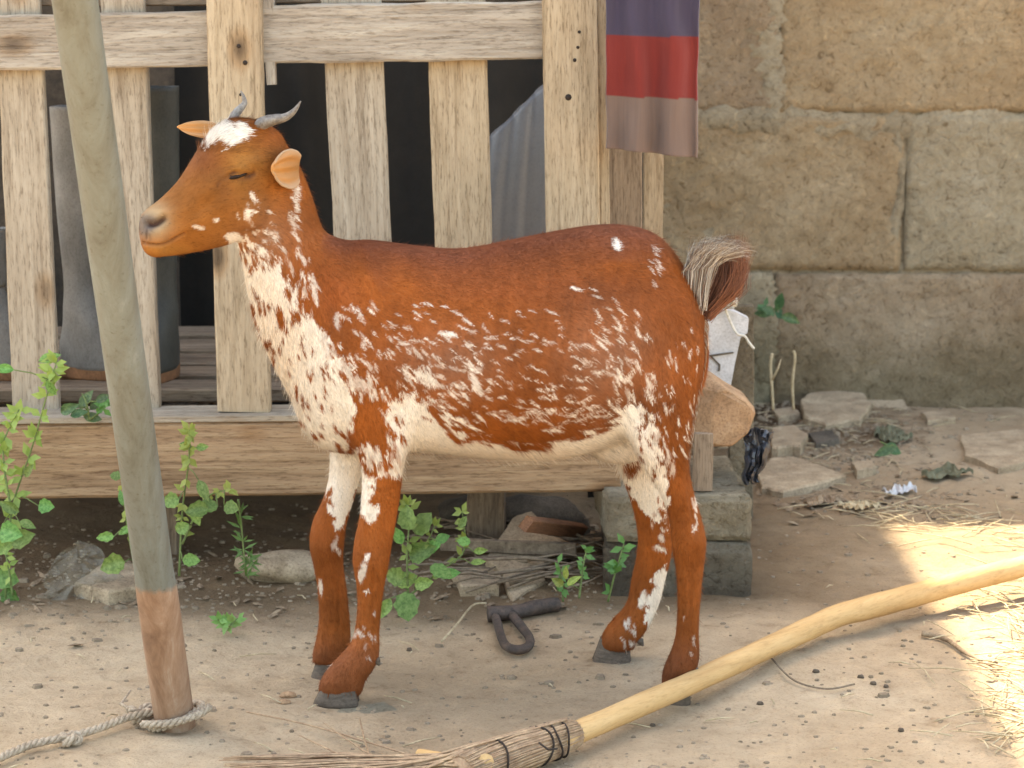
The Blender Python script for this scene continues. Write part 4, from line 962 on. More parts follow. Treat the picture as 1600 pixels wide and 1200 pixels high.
    # ear stubs
# legs: rows of (y, x front, x back, centre Y, half-width in Y)
def leg(rows, n=18, m_=46):
    rings = []
    for (y, x0, x1, yc, w) in spline(rows, m_):
        p0, p1 = P(x0, y, yc), P(x1, y, yc); c = (p0+p1)/2; h = (p1.x-p0.x)/2
        rings.append([(c.x+h*se(2*math.pi*k/n, 2.2)[0], c.y+w*se(2*math.pi*k/n, 2.2)[1], c.z) for k in range(n)])
    loft(rings)
yn, yf = 2.565, 2.668
leg([(500, 560, 650, 2.592, .020), (560, 540, 660, 2.580, .030), (620, 538, 655, 2.572, .034), (680, 548, 645, 2.568, .032), (720, 562, 634, 2.566, .028), (770, 566, 625, yn, .024), (810, 563, 618, yn, .021), (845, 555, 612, yn, .020), (880, 553, 606, yn, .020), (915, 559, 599, yn, .0165), (950, 560, 594, yn, .0150), (985, 556, 591, yn, .0155), (1008, 548, 591, yn-.002, .0175), (1028, 530, 590, yn-.004, .019), (1045, 514, 582, yn-.005, .0195), (1062, 503, 570, yn-.006, .0195), (1076, 499, 566, yn-.006, .018), (1084, 500, 562, yn-.006, .015)])
leg([(540, 520, 620, 2.668, .025), (620, 510, 600, 2.680, .028), (690, 514, 585, 2.682, .026), (740, 514, 566, 2.680, .023), (780, 506, 552, 2.676, .020), (815, 490, 541, 2.672, .019), (850, 485, 536, yf, .019), (885, 492, 535, yf, .017), (920, 498, 540, yf, .0150), (960, 500, 544, yf, .0150), (985, 498, 546, yf, .0160), (1005, 494, 546, yf, .018), (1022, 490, 541, yf, .018), (1034, 490, 538, yf, .016)])
hn, hf = 2.565, 2.735
leg([(440, 985, 1076, 2.592, .018), (520, 965, 1100, 2.576, .030), (590, 960, 1095, 2.568, .035), (650, 966, 1084, 2.563, .034), (700, 988, 1077, 2.560, .033), (735, 1008, 1078, 2.560, .028), (770, 1032, 1083, 2.560, .024), (805, 1046, 1093, 2.562, .021), (838, 1050, 1101, 2.562, .020), (858, 1052, 1101, 2.563, .019), (885, 1057, 1098, hn, .0165), (920, 1060, 1094, hn, .0150), (960, 1060, 1091, hn, .0145), (995, 1057, 1090, hn, .0150), (1018, 1050, 1091, hn, .0175), (1038, 1041, 1089, hn, .019), (1055, 1036, 1083, hn, .019), (1068, 1036, 1080, hn, .018), (1078, 1037, 1078, hn, .016)])
leg([(560, 960, 1080, 2.668, .030), (640, 955, 1075, 2.690, .034), (700, 957, 1066, 2.705, .032), (740, 968, 1056, 2.715, .028), (775, 984, 1051, 2.722, .024), (810, 994, 1051, 2.728, .021), (840, 998, 1051, 2.730, .020), (870, 996, 1047, 2.733, .0180), (905, 988, 1038, hf, .0165), (935, 983, 1031, hf, .0160), (953, 974, 1024, hf, .0175), (970, 958, 1016, hf-.002, .019), (987, 945, 1006, hf-.004, .0195), (1002, 940, 994, hf-.005, .019), (1012, 942, 990, hf-.005, .016)])
# udder / groin mass and tail dock
ball(P(965, 690, 2.64), (.045, .035, .028))
rings = []
for r_ in spline([(1085, 470, .022), (1104, 468, .020), (1118, 452, .016), (1126, 430, .012), (1134, 408, .007)], 12):
    c = P(r_[0], r_[1], GY); rings.append([c+Vector((math.cos(a), 0, .3*math.sin(a)))*r_[2]+Vector((0, math.sin(a), 0))*r_[2] for a in np.linspace(0, 2*math.pi, 12, endpoint=False)])
loft(rings)
src = bpy.data.meshes.new('src'); src.from_pydata(SV, [], SF); so = bpy.data.objects.new('src', src); col.objects.link(so)
rm = so.modifiers.new('r', 'REMESH'); rm.mode = 'VOXEL'; rm.voxel_size = .0024; rm.adaptivity = 0
dg = bpy.context.evaluated_depsgraph_get(); ev = so.evaluated_get(dg); me2 = ev.to_mesh()
nv = len(me2.vertices); co_ = np.empty(nv*3); me2.vertices.foreach_get('co', co_); co_ = co_.reshape(-1, 3)
ne = len(me2.edges); ed = np.empty(ne*2, np.int64); me2.edges.foreach_get('vertices', ed); ed = ed.reshape(-1, 2)
npol = len(me2.polygons); ls = np.empty(npol, np.int64); lt = np.empty(npol, np.int64); me2.polygons.foreach_get('loop_start', ls); me2.polygons.foreach_get('loop_total', lt)
lvi = np.empty(len(me2.loops), np.int64); me2.loops.foreach_get('vertex_index', lvi)
ev.to_mesh_clear(); bpy.data.objects.remove(so)
faces = [tuple(lvi[s:s+t]) for s, t in zip(ls.tolist(), lt.tolist())]
deg = np.bincount(ed.ravel(), minlength=nv)
def lap(c):
    out = np.empty_like(c)
    for k in range(c.shape[1]):
        out[:, k] = np.bincount(ed[:, 0], c[ed[:, 1], k], nv)+np.bincount(ed[:, 1], c[ed[:, 0], k], nv)
    return out/deg[:, None]
qx, qy = proj(co_)
def gmask(cx, cy, sx, sy): return np.exp(-((qx-cx)/sx)**2-((qy-cy)/sy)**2)
torso_m = np.clip(gmask(600, 640, 110, 110)+gmask(480, 480, 130, 150)+gmask(1010, 620, 110, 120)+gmask(1085, 500, 60, 80)+gmask(760, 520, 200, 150), 0, 1)
head_m = np.clip(1.3*gmask(310, 310, 120, 110), 0, 1)
for it in range(70):
    l_ = lap(co_)
    w = np.full(nv, 0.0)
    if it < 6: w[:] = .5
    w = np.maximum(w, torso_m*.7*(1-head_m))
    co_ = co_+(l_-co_)*w[:, None]
def normals():
    me = bpy.data.meshes.new('n'); me.from_pydata(co_.tolist(), [], faces); me.update(); a = np.empty(nv*3); me.vertices.foreach_get('normal', a); bpy.data.meshes.remove(me); return a.reshape(-1, 3)
nor = normals(); qx, qy = proj(co_)
near = (nor[:, 1] < .25)
side = np.abs(nor[:, 1])**.5
def bumpg(cx, cy, sx, sy, amp, ang=0, sidew=True):
    c, s = math.cos(R(ang)), math.sin(R(ang)); dx, dy = qx-cx, qy-cy; u = dx*c+dy*s; v = -dx*s+dy*c
    g = np.exp(-(u/sx)**2-(v/sy)**2)*amp
    return g*side if sidew else g
disp = np.zeros(nv)
disp += .0016*np.clip((qy-740)/40, 0, 1)
disp += bumpg(560, 575, 50, 85, .010, -12)+bumpg(590, 465, 20, 80, .008, -18)+bumpg(520, 480, 16, 80, -.005, -24)+bumpg(620, 650, 12, 40, -.005, 10)+bumpg(1000, 640, 10, 60, -.004, -18)+bumpg(1085, 560, 10, 60, .003)     # shoulder, blade
disp += bumpg(638, 560, 20, 110, -.009, -8)                                          # behind shoulder
disp += bumpg(975, 520, 45, 60, -.009, 20)                                         # flank hollow
disp += bumpg(965, 410, 30, 26, .005)+bumpg(1060, 470, 30, 40, .004)              # hip
disp += bumpg(1040, 590, 50, 80, .006)
disp += bumpg(455, 420, 18, 90, -.003, -20)+bumpg(430, 560, 25, 70, .004, -20)
for k in range(7): disp += bumpg(690+38*k, 525, 8, 85, .0022, 12)                 # faint ribs
disp += bumpg(583, 945, 3.5, 50, -0.0030)+bumpg(529, 945, 3, 45, -0.0027)+bumpg(1080, 950, 3.5, 60, -0.0030)+bumpg(1020, 900, 3.5, 40, -.0014, 12)+bumpg(1082, 800, 4, 32, -0.0038, -12)+bumpg(1092, 848, 10, 12, .002)+bumpg(590, 770, 5, 40, -.0016, 8)+bumpg(512, 858, 16, 18, .0016)+bumpg(600, 902, 5, 8, -.001)
disp += bumpg(580, 880, 20, 22, .0024)+bumpg(580, 1008, 14, 10, .001)
co_ += nor*disp[:, None]
# face detail
bv = BVHTree.FromPolygons([tuple(v) for v in co_.tolist()], faces)
def hit(px, py):
    d = ray(px, py).normalized(); h_ = bv.ray_cast(Vector((0, 0, H)), d); return h_[0], h_[1]
hcen = hm(340, 300)
def mirror(p): 
    d = (p-hcen).dot(lv); return p-lv*2*d
dark = np.zeros(nv); 
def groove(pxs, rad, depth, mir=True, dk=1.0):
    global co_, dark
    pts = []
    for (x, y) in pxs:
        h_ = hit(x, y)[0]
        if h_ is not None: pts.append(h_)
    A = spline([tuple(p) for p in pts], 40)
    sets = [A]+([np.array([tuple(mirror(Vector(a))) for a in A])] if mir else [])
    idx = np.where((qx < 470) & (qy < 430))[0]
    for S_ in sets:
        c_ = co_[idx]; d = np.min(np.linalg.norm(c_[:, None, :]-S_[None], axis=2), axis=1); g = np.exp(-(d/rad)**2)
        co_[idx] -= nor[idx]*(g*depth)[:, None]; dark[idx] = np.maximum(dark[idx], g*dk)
def sph(px, py, rad, amp, mir=True, dk=0):
    global co_, dark
    h_ = hit(px, py)[0]; 
    for q in ([h_, mirror(h_)] if mir else [h_]):
        d = np.linalg.norm(co_-np.array(q), axis=1); g = np.exp(-(d/rad)**2); co_ += nor*(g*amp)[:, None]; dark = np.maximum(dark, g*dk)
EYE = hit(374, 272)
sph(374, 278, .020, -.004); sph(376, 266, .012, .0065); sph(374, 288, .010, .002); sph(345, 262, .012, -.003)
groove([(352, 294), (325, 318), (298, 338), (275, 350)], .009, .0028, dk=0); sph(388, 326, .022, .004); sph(300, 378, .020, -.002); sph(335, 300, .016, .002); sph(320, 320, .014, -.001); sph(300, 345, .016, .002); sph(262, 330, .010, .002)
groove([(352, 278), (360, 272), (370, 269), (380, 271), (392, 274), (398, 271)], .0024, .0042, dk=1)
groove([(354, 277), (366, 277), (378, 279), (390, 277)], .0042, .0012, dk=.5)  # dark tint round the slit paints in the upper lid's shadow
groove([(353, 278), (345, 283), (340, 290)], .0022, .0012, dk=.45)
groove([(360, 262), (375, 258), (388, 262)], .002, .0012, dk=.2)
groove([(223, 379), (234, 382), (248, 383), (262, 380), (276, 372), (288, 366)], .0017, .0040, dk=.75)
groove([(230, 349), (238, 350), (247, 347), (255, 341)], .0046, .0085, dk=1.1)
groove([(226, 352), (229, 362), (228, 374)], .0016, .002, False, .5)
mz = np.exp(-((qx-232)/26)**2-((qy-350)/36)**2)
# ---- coat pattern, painted into a map in the goat's side view (marks stay on the hide)
X0, Y0, W_, H_ = 200, 120, 1000, 1000; SC = 2
def new_map(): return np.zeros((H_*SC//1, W_*SC//1), np.float32)
def poly_mask(mp, poly, val=1.0, soft=0):
    poly = np.array(poly, float); x0, y0 = poly.min(0).astype(int)-2; x1, y1 = poly.max(0).astype(int)+2
    gx, gy = np.meshgrid(np.arange(x0, x1, 1/SC), np.arange(y0, y1, 1/SC)); ins = np.zeros(gx.shape, bool); n = len(poly)
    wob = 5*np.sin(gy*.21+gx*.13)+3*np.sin(gy*.5-gx*.37)+2.5*np.sin(gx*.8+gy*.11)
    hx_ = gx+wob*.7; hy_ = gy+wob*.7*np.cos(gx*.1)
    for i in range(n):
        (ax, ay), (bx, by) = poly[i], poly[(i+1) % n]
        cnd = ((ay > hy_) != (by > hy_)); xi = (bx-ax)*(hy_-ay)/(by-ay+1e-9)+ax; ins ^= cnd & (hx_ < xi)
    iy = ((gy-Y0)*SC).astype(int); ix = ((gx-X0)*SC).astype(int); ok = ins & (ix >= 0) & (iy >= 0) & (ix < W_*SC) & (iy < H_*SC)
    mp[iy[ok], ix[ok]] = val
def ell(mp, cx, cy, a, b_, ang, val=1.0):
    r_ = max(a, b_)*1.4+2; xs_ = np.arange(cx-r_, cx+r_, 1/SC); ys_ = np.arange(cy-r_, cy+r_, 1/SC)
    gx, gy = np.meshgrid(xs_, ys_); c, s = math.cos(R(ang)), math.sin(R(ang)); u = (gx-cx)*c+(gy-cy)*s; v = -(gx-cx)*s+(gy-cy)*c
    d = (u/a)**2+(v/b_)**2+.35*np.sin(gx*.9+cx)*np.sin(gy*.7+cy); k = np.clip((1.25-d)/.5, 0, 1)
    iy = ((gy-Y0)*SC).astype(int); ix = ((gx-X0)*SC).astype(int); ok = (ix >= 0) & (iy >= 0) & (ix < W_*SC) & (iy < H_*SC)
    mp[iy[ok], ix[ok]] = mp[iy[ok], ix[ok]]*(1-k[ok])+val*k[ok]
rp = random.Random(31)
def flecks(mp, cx, cy, sx, sy, n, ang, la, lb, val=1.0, rot=0, jit=18):
    if val == 1.0 and cx > 560 and cy < 700: lb *= .55; la *= .92; n = int(n*1.05)
    for _ in range(n):
        u, v = rp.uniform(-1, 1), rp.uniform(-1, 1)
        if u*u+v*v > 1.05: continue
        c, s = math.cos(R(rot)), math.sin(R(rot)); x = cx+u*sx*c-v*sy*s; y = cy+u*sx*s+v*sy*c; k = rp.uniform(.55, 1.25)
        ell(mp, x, y, la*k, lb*k*rp.uniform(.7, 1.2), ang+rp.gauss(0, jit), val*(rp.uniform(.45, 1) if val > .5 else 1))
def paint(far=False):
    mp = new_map()
    # chest and throat
    poly_mask(mp, [(360, 376), (405, 380), (430, 400), (452, 440), (470, 480), (500, 510), (530, 545), (548, 585), (556, 640), (545, 690), (520, 735), (480, 720), (440, 640), (400, 540), (360, 450)])
    flecks(mp, 468, 430, 22, 60, 34, 82, 10, 2.6, 1, -22); flecks(mp, 408, 376, 40, 22, 26, 60, 6, 2.2, 1); flecks(mp, 400, 345, 30, 20, 12, 60, 5, 1.5)
    flecks(mp, 460, 330, 9, 45, 14, 85, 11, 2.4)
    flecks(mp, 415, 392, 42, 24, 44, 70, 8, 2.3, 0); flecks(mp, 455, 450, 22, 50, 30, 76, 10, 2.6, 0, -15); flecks(mp, 395, 470, 16, 60, 14, 70, 8, 3.5, 0)
    ell(mp, 438, 493, 7, 19, -12, 0); ell(mp, 393, 488, 6, 18, -10, 0); flecks(mp, 478, 600, 48, 85, 60, 74, 6.5, 2.3, 0, -25); flecks(mp, 430, 510, 30, 50, 14, 74, 7, 2.6, 0, -25); flecks(mp, 535, 560, 18, 60, 26, 70, 10, 3.4, 0, -20); flecks(mp, 520, 690, 40, 20, 20, 60, 9, 3.5, 0)
    flecks(mp, 548, 560, 34, 70, 36, 68, 9, 3.4, 1, -25)
    # shoulder flecks
    flecks(mp, 575, 520, 50, 50, 20, 62, 8, 3); flecks(mp, 605, 600, 36, 60, 14, 66, 7, 2.4)
    # flank
    flecks(mp, 690, 590, 75, 46, 40, 32, 10, 4); flecks(mp, 652, 600, 26, 60, 24, 55, 10, 4); ell(mp, 665, 588, 16, 5, 24); ell(mp, 742, 598, 5, 22, -20, .8); ell(mp, 700, 522, 14, 4, 10)
    flecks(mp, 840, 580, 190, 95, 120, 14, 6, 2.4, 1, 5); flecks(mp, 610, 560, 60, 90, 40, 60, 6, 2.4)
    flecks(mp, 690, 510, 80, 40, 26, 22, 9, 3.2); flecks(mp, 830, 590, 130, 75, 66, 8, 9, 2.4); flecks(mp, 900, 620, 90, 60, 36, 5, 10, 2.5); flecks(mp, 820, 510, 130, 36, 16, 15, 8, 2.5)
    flecks(mp, 962, 540, 50, 70, 40, 48, 10, 2.8, 1, 10); flecks(mp, 985, 600, 40, 50, 44, 75, 11, 2.8); flecks(mp, 905, 470, 50, 22, 8, 8, 9, 3)
    flecks(mp, 1060, 640, 30, 100, 34, 84, 9, 2.2); flecks(mp, 1080, 540, 30, 50, 10, 75, 8, 2); ell(mp, 961, 381, 6.5, 10, -20); flecks(mp, 1022, 412, 9, 32, 16, 60, 6, 3)
    flecks(mp, 700, 640, 60, 26, 18, 40, 10, 3.2)
    # belly
    poly_mask(mp, [(600, 640), (640, 628), (690, 640), (730, 662), (770, 682), (830, 694), (880, 680), (930, 658), (975, 640), (1010, 660), (1020, 760), (900, 760), (640, 760), (615, 720)])
    flecks(mp, 880, 672, 90, 20, 64, -12, 20, 3.4, 0, -10, 8); flecks(mp, 800, 686, 60, 14, 40, 8, 18, 3, 0, 5, 8); flecks(mp, 700, 665, 50, 14, 16, 35, 16, 4, 0, 30)
    flecks(mp, 850, 655, 90, 24, 22, -8, 13, 2.4, 1, 0)
    # front legs
    if not far:
        poly_mask(mp, [(605, 625), (650, 610), (650, 700), (634, 735), (612, 745), (606, 700)], 1); flecks(mp, 620, 680, 14, 40, 12, 75, 8, 2.5, 0)
        poly_mask(mp, [(548, 700), (575, 690), (598, 705), (590, 745), (572, 790), (560, 790), (552, 740)], 1); flecks(mp, 590, 700, 32, 40, 46, 66, 10, 4, 0); flecks(mp, 600, 715, 26, 30, 22, 70, 8, 3, 1)
        poly_mask(mp, [(566, 785), (592, 786), (590, 812), (578, 818), (564, 806)], 1); ell(mp, 566, 893, 6, 16, 10, .8); ell(mp, 573, 871, 4, 6, 0); ell(mp, 573, 922, 5, 2, 0)
        flecks(mp, 566, 990, 14, 12, 6, 10, 6, 3, .8); flecks(mp, 575, 960, 18, 80, 8, 80, 5, 1.5, .7); flecks(mp, 520, 1040, 14, 8, 3, 30, 5, 2, .8)
        # near hind leg
        poly_mask(mp, [(962, 640), (1000, 628), (1022, 650), (1030, 700), (1040, 740), (1046, 790), (1030, 800), (1000, 770), (985, 720)], 1); flecks(mp, 1012, 700, 22, 60, 44, 78, 6, 2.4, 0); flecks(mp, 1040, 700, 16, 70, 18, 86, 9, 3, 1)
        flecks(mp, 1086, 800, 5, 40, 12, 80, 8, 2, .9); flecks(mp, 1075, 1000, 14, 50, 5, 80, 5, 1.5, .6)
    else:
        poly_mask(mp, [(500, 690), (580, 690), (580, 740), (552, 780), (540, 815), (526, 828), (515, 800), (505, 780)], 1); flecks(mp, 512, 790, 10, 30, 14, 70, 6, 3, 0); flecks(mp, 525, 850, 10, 18, 8, 70, 5, 3, .8)
        ell(mp, 502, 918, 3, 12, 0, .8)
        poly_mask(mp, [(950, 690), (1060, 690), (1056, 790), (1046, 830), (1030, 815), (1005, 800), (990, 780), (970, 740)], 1)
        ell(mp, 984, 715, 14, 30, 0, 0)
        flecks(mp, 1040, 790, 12, 40, 30, 70, 8, 3, 0); ell(mp, 1033, 858, 9, 4, 30, .9); flecks(mp, 1025, 830, 18, 30, 8, 50, 6, 3, .8)
        poly_mask(mp, [(1022, 900), (1040, 880), (1046, 900), (1036, 930), (1030, 965), (1012, 980), (1008, 950), (1020, 925)], 1); ell(mp, 1004, 936, 6, 13, 15); flecks(mp, 985, 990, 26, 22, 14, 60, 7, 2.5, .9)
    # face
    poly_mask(mp, [(304, 226), (316, 200), (324, 186), (340, 181), (352, 192), (372, 188), (388, 200), (382, 216), (362, 226), (350, 234), (336, 222), (322, 234)], 1.1); flecks(mp, 352, 192, 10, 6, 7, 60, 5, 2, 0); flecks(mp, 345, 228, 40, 6, 12, 80, 5, 2, 0); flecks(mp, 310, 215, 8, 16, 6, 80, 4, 2, 0)
    flecks(mp, 392, 330, 30, 34, 9, 62, 5, 1.1, .6); ell(mp, 395, 308, 8, 3, 60, .9); ell(mp, 310, 355, 10, 3, 20, .7); ell(mp, 337, 344, 4, 3, 20, .9); ell(mp, 388, 335, 5, 9, 20, .9); ell(mp, 463, 315, 2.5, 28, 6, .9); ell(mp, 366, 372, 14, 8, 10, .9)
    return mp
mapN, mapF = paint(False), paint(True)
def sample(mp, x, y):
    ix = np.clip(((x-X0)*SC), 0, W_*SC-2); iy = np.clip(((y-Y0)*SC), 0, H_*SC-2); i0 = ix.astype(int); j0 = iy.astype(int); fx = ix-i0; fy = iy-j0
    return (mp[j0, i0]*(1-fx)+mp[j0, i0+1]*fx)*(1-fy)+(mp[j0+1, i0]*(1-fx)+mp[j0+1, i0+1]*fx)*fy
def fbm(p, s, seed=0):
    """cheap smooth noise from sines, vectorised"""
    r_ = np.random.default_rng(seed); out = np.zeros(len(p)); 
    for k in range(9):
        d = r_.normal(size=3); d *= s*(.6+.5*k**1.1)/np.linalg.norm(d); out += np.sin(p@d+r_.uniform(0, 6.28))/(1+.5*k)
    return out/3
def coat(p, nrm):
    x, y = proj(p); d = (p[:, 1] > 2.63); legz = y > 690
    jx = x+2*fbm(p, 160, 1); jy = y+2*fbm(p, 160, 2)
    w = np.where(d & legz, sample(mapF, jx, jy), sample(mapN, jx, jy))
    brown = np.tile(np.array([.250, .066, .0125]), (len(p), 1))
    g = lambda cx, cy, sx, sy: np.exp(-((x-cx)/sx)**2-((y-cy)/sy)**2)[:, None]
    hd = np.clip(1.4*g(320, 310, 120, 110), 0, 1); brown = brown*(1-hd)+np.array([.235, .084, .019])*hd
    ey = np.clip(g(380, 262, 36, 34)+g(255, 392, 40, 12), 0, 1); brown = brown*(1-ey*.55)+np.array([.38, .175, .040])*ey*.55
    fb = g(315, 245, 38, 30); brown = brown*(1-fb*.5)+np.array([.17, .045, .016])*fb*.5
    lg = np.clip((y-760)/60, 0, 1)[:, None]; brown = brown*(1-lg*.8)+np.array([.26, .072, .016])*lg*.8
    ft = np.clip((y-985)/40, 0, 1)[:, None]*.75; brown = brown*(1-ft)+np.array([.16, .05, .02])*ft
    # dark line along the back
    top = np.clip((nrm[:, 2]-.55)/.35, 0, 1)[:, None]*((x > 500) & (y < 470))[:, None]; brown = brown*(1-top*.55)+np.array([.13, .035, .025])*top*.55
    bk = (g(860, 455, 170, 34)+g(520, 450, 40, 60))*.4; brown = brown*(1-bk)+np.array([.19, .05, .018])*bk
    brown = brown*(1+.32*fbm(p, 22, 3)+.17*fbm(p, 150, 4))[:, None]
    white = np.tile(np.array([.76, .68, .58]), (len(p), 1)); ch = np.clip(g(430, 540, 50, 140)+g(800, 730, 260, 40), 0, 1); white = white*(1-ch*.45)+np.array([.78, .60, .44])*ch*.45
    roan = .07*np.clip(g(950, 560, 80, 80)+g(420, 370, 50, 40)+g(700, 570, 90, 50), 0, 1)[:, 0]
    w = np.clip(w+roan*(w < .3), 0, 1.15)[:, None]
    c = brown*(1-np.clip(w, 0, 1))+white*np.clip(w, 0, 1.1)
    # muzzle
    dp = np.clip(g(352, 290, 16, 26)+g(395, 285, 14, 40)+g(330, 255, 22, 16), 0, 1)*.35*(1-np.clip(w, 0, 1)); c = c*(1-dp)+np.array([.15, .045, .013])*dp
    m1 = np.clip(1.5*g(240, 345, 24, 26), 0, 1)*.8; c = c*(1-m1)+np.array([.42, .30, .17])*m1
    m2 = np.clip(1.6*g(226, 352, 13, 16)+.8*g(240, 347, 13, 9), 0, 1)*.85; c = c*(1-m2)+np.array([.125, .105, .095])*m2
    return np.clip(c, 0, 1)
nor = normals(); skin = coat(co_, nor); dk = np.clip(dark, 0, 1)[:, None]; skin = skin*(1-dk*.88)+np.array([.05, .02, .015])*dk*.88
M['hide'] = vcol('goat hide', .65, .14, .25, 900)
body = mesh('body', co_, faces, M['hide'], goat, True, skin)
# ---- hair
tri = []
for f in faces:
    tri.append(f[:3])
    if len(f) == 4: tri.append((f[0], f[2], f[3]))
tri = np.array(tri); A, B, C_ = co_[tri[:, 0]], co_[tri[:, 1]], co_[tri[:, 2]]; ar = np.linalg.norm(np.cross(B-A, C_-A), axis=1)
NH = 600000
pk = rng.choice(len(tri), NH, p=ar/ar.sum()); u, v = rng.random(NH), rng.random(NH); sw = u+v > 1; u[sw] = 1-u[sw]; v[sw] = 1-v[sw]
root = A[pk]+(B-A)[pk]*u[:, None]+(C_-A)[pk]*v[:, None]; nh = nor[tri[pk, 0]]*(1-u-v)[:, None]+nor[tri[pk, 1]]*u[:, None]+nor[tri[pk, 2]]*v[:, None]; nh /= np.linalg.norm(nh, axis=1)[:, None]
hxp, hyp = proj(root); hcol = coat(root, nh)
dkh = dark[tri[pk, 0]]
# flow: backwards and down on the body, down the legs, up the face
flow = np.zeros((NH, 3)); flow[:, 0] = .85; flow[:, 2] = -.55
def setf(mask, vec):
    k = np.clip(mask, 0, 1)[:, None]; flow[:] = flow*(1-k)+np.array(vec)*k
gm = lambda cx, cy, sx, sy: 1.6*np.exp(-((hxp-cx)/sx)**2-((hyp-cy)/sy)**2)
setf(gm(440, 500, 90, 140), (.35, 0, -1)); setf(gm(1050, 620, 60, 140), (.25, 0, -1)); setf(gm(600, 660, 60, 70), (.3, 0, -1)); setf(np.clip((hyp-690)/50, 0, 1)*((hxp < 660) | (hxp > 960)), (.12, 0, -1)); setf(gm(330, 300, 90, 90), (.8, .3, .25))
flow += .22*np.stack([fbm(root, 30, 5), fbm(root, 30, 6), fbm(root, 30, 7)], 1)+rng.normal(0, .16, (NH, 3))
flow -= nh*np.sum(flow*nh, 1)[:, None]; flow /= np.linalg.norm(flow, axis=1)[:, None]+1e-9
ln = np.full(NH, .0058); ln[(hyp > 740)] = .0045; hdm = np.exp(-((hxp-320)/110)**2-((hyp-300)/110)**2) > .4; ln[hdm] = .0038; ln[(hxp < 275) & (hyp < 410)] = .0028
ln *= 1+.9*np.clip(gm(430, 560, 60, 130), 0, 1)*.5+np.clip(gm(850, 720, 200, 30), 0, 1)*.5; 
star = (hyp < 240) & (hxp < 400) & (hxp > 295); ln[star] = .009
ln *= rng.uniform(.6, 1.25, NH); ln[dkh > .3] = .0005
lift = rng.uniform(.08, .30, NH); stray = rng.random(NH) < .05; lift[stray] = rng.uniform(.5, 1.0, stray.sum()); ln[stray] *= 1.35; tipd = flow+nh*lift[:, None]; tip = root+tipd*ln[:, None]-nh*.0004
wv_ = np.cross(flow, nh); wd = rng.uniform(.0003, .00065, NH)[:, None]
V3 = np.empty((NH, 3, 3)); V3[:, 0] = root-wv_*wd-nh*.0006; V3[:, 1] = root+wv_*wd-nh*.0006; V3[:, 2] = tip
hcol = hcol*rng.uniform(.70, 1.28, (NH, 1)); 
hn_ = nh+flow*.18+rng.normal(0, .10, (NH, 3)); hn_ /= np.linalg.norm(hn_, axis=1)[:, None]
def tri_mesh(name, V3, cols, nrm, mat, parent):
    n = len(V3); me = bpy.data.meshes.new(name); me.vertices.add(n*3); me.vertices.foreach_set('co', V3.reshape(-1).astype(np.float32))
    me.loops.add(n*3); me.loops.foreach_set('vertex_index', np.arange(n*3, dtype=np.int32)); me.polygons.add(n); me.polygons.foreach_set('loop_start', np.arange(0, n*3, 3, dtype=np.int32))
    me.update(calc_edges=True); a = me.color_attributes.new('col', 'FLOAT_COLOR', 'POINT'); c = np.ones((n*3, 4), np.float32); c[:, :3] = np.repeat(np.clip(cols, 0, 1), 3, 0); a.data.foreach_set('color', c.ravel())
    me.materials.append(mat); me.polygons.foreach_set('use_smooth', np.ones(n, bool))
    me.normals_split_custom_set(np.repeat(nrm, 3, 0).tolist())
    o = bpy.data.objects.new(name, me); link(o, parent); o.location = -parent.location; return o
M['fur'] = vcol('goat fur', .6, .12)
co_o = tri_mesh('coat', V3, hcol, hn_, M['fur'], goat); co_o['kind'] = 'stuff'

# tail hair: strands of 4 segments
def strands(name, rootf, n, seed, mat, parent, wdt=.0006, seg=6):
    r_ = np.random.default_rng(seed); Vs = []; Cs = []; Ns = []
    for _ in range(n):
        pts, c = rootf(r_); pts = [Vector(q) for q in spline([tuple(p) for p in pts], seg+1)]; w0 = wdt*r_.uniform(.7, 1.3)
        an = r_.uniform(0, 6.28)
        for i in range(seg):
            t = (pts[i+1]-pts[i]).normalized(); w = t.cross(Vector((0, -1, 0))); w = w.normalized() if w.length > .01 else Vector((1, 0, 0))
            w = w*math.cos(an*.15)+Vector((0, 1, 0))*math.sin(an*.15); a, b_ = w0*(1-i/seg), w0*(1-(i+1)/seg)
            nn = w.cross(t); nn = nn if nn.y < 0 else -nn; nn = (nn+Vector((0, 0, .3))+w*r_.normal()*.5).normalized()
            Vs.append((pts[i]-w*a, pts[i]+w*a, pts[i+1]+w*b_)); Vs.append((pts[i]-w*a, pts[i+1]+w*b_, pts[i+1]-w*b_)); Cs += [c, c]; Ns += [nn, nn]
    return tri_mesh(name, np.array(Vs), np.array(Cs), np.array(Ns), mat, parent)
def tail_grey(r_):
    u = r_.random(); y = GY+r_.normal(0, .010)-.008
    rt = P(1074+u*30, 488-u*12+r_.normal()*5, y); m1 = P(1070+u*48+r_.normal()*3, 425-u*8, y-.012*r_.random()); tp = P(1100+u*46+r_.normal()*10, 384+r_.normal()*6+abs(u-.4)*14, y-.01+r_.normal()*.01); t2 = tp+Vector((.018*r_.uniform(.1, 1), 0, -.008*r_.random()))
    c = np.array([.50, .43, .35]) if r_.random() < .38 else (np.array([.30, .23, .17]) if r_.random() < .6 else np.array([.16, .09, .06]))
    return [rt, m1, tp, t2], c*r_.uniform(.7, 1.2)
def tail_brown(r_):
    u = r_.random(); y = GY+r_.normal(0, .012)+.004
    rt = P(1088+u*24, 492-u*4+r_.normal()*5, y*.6+GY*.4); m1 = P(1110+u*44+r_.normal()*6, 440+r_.normal()*8, y); tp = P(1124+u*36+r_.normal()*9, 388+r_.normal()*13, y+r_.normal()*.012)
    c = np.array([.085, .035, .022]) if u < .6 else np.array([.17, .065, .036])
    return [rt, m1, tp], c*r_.uniform(.6, 1.3)
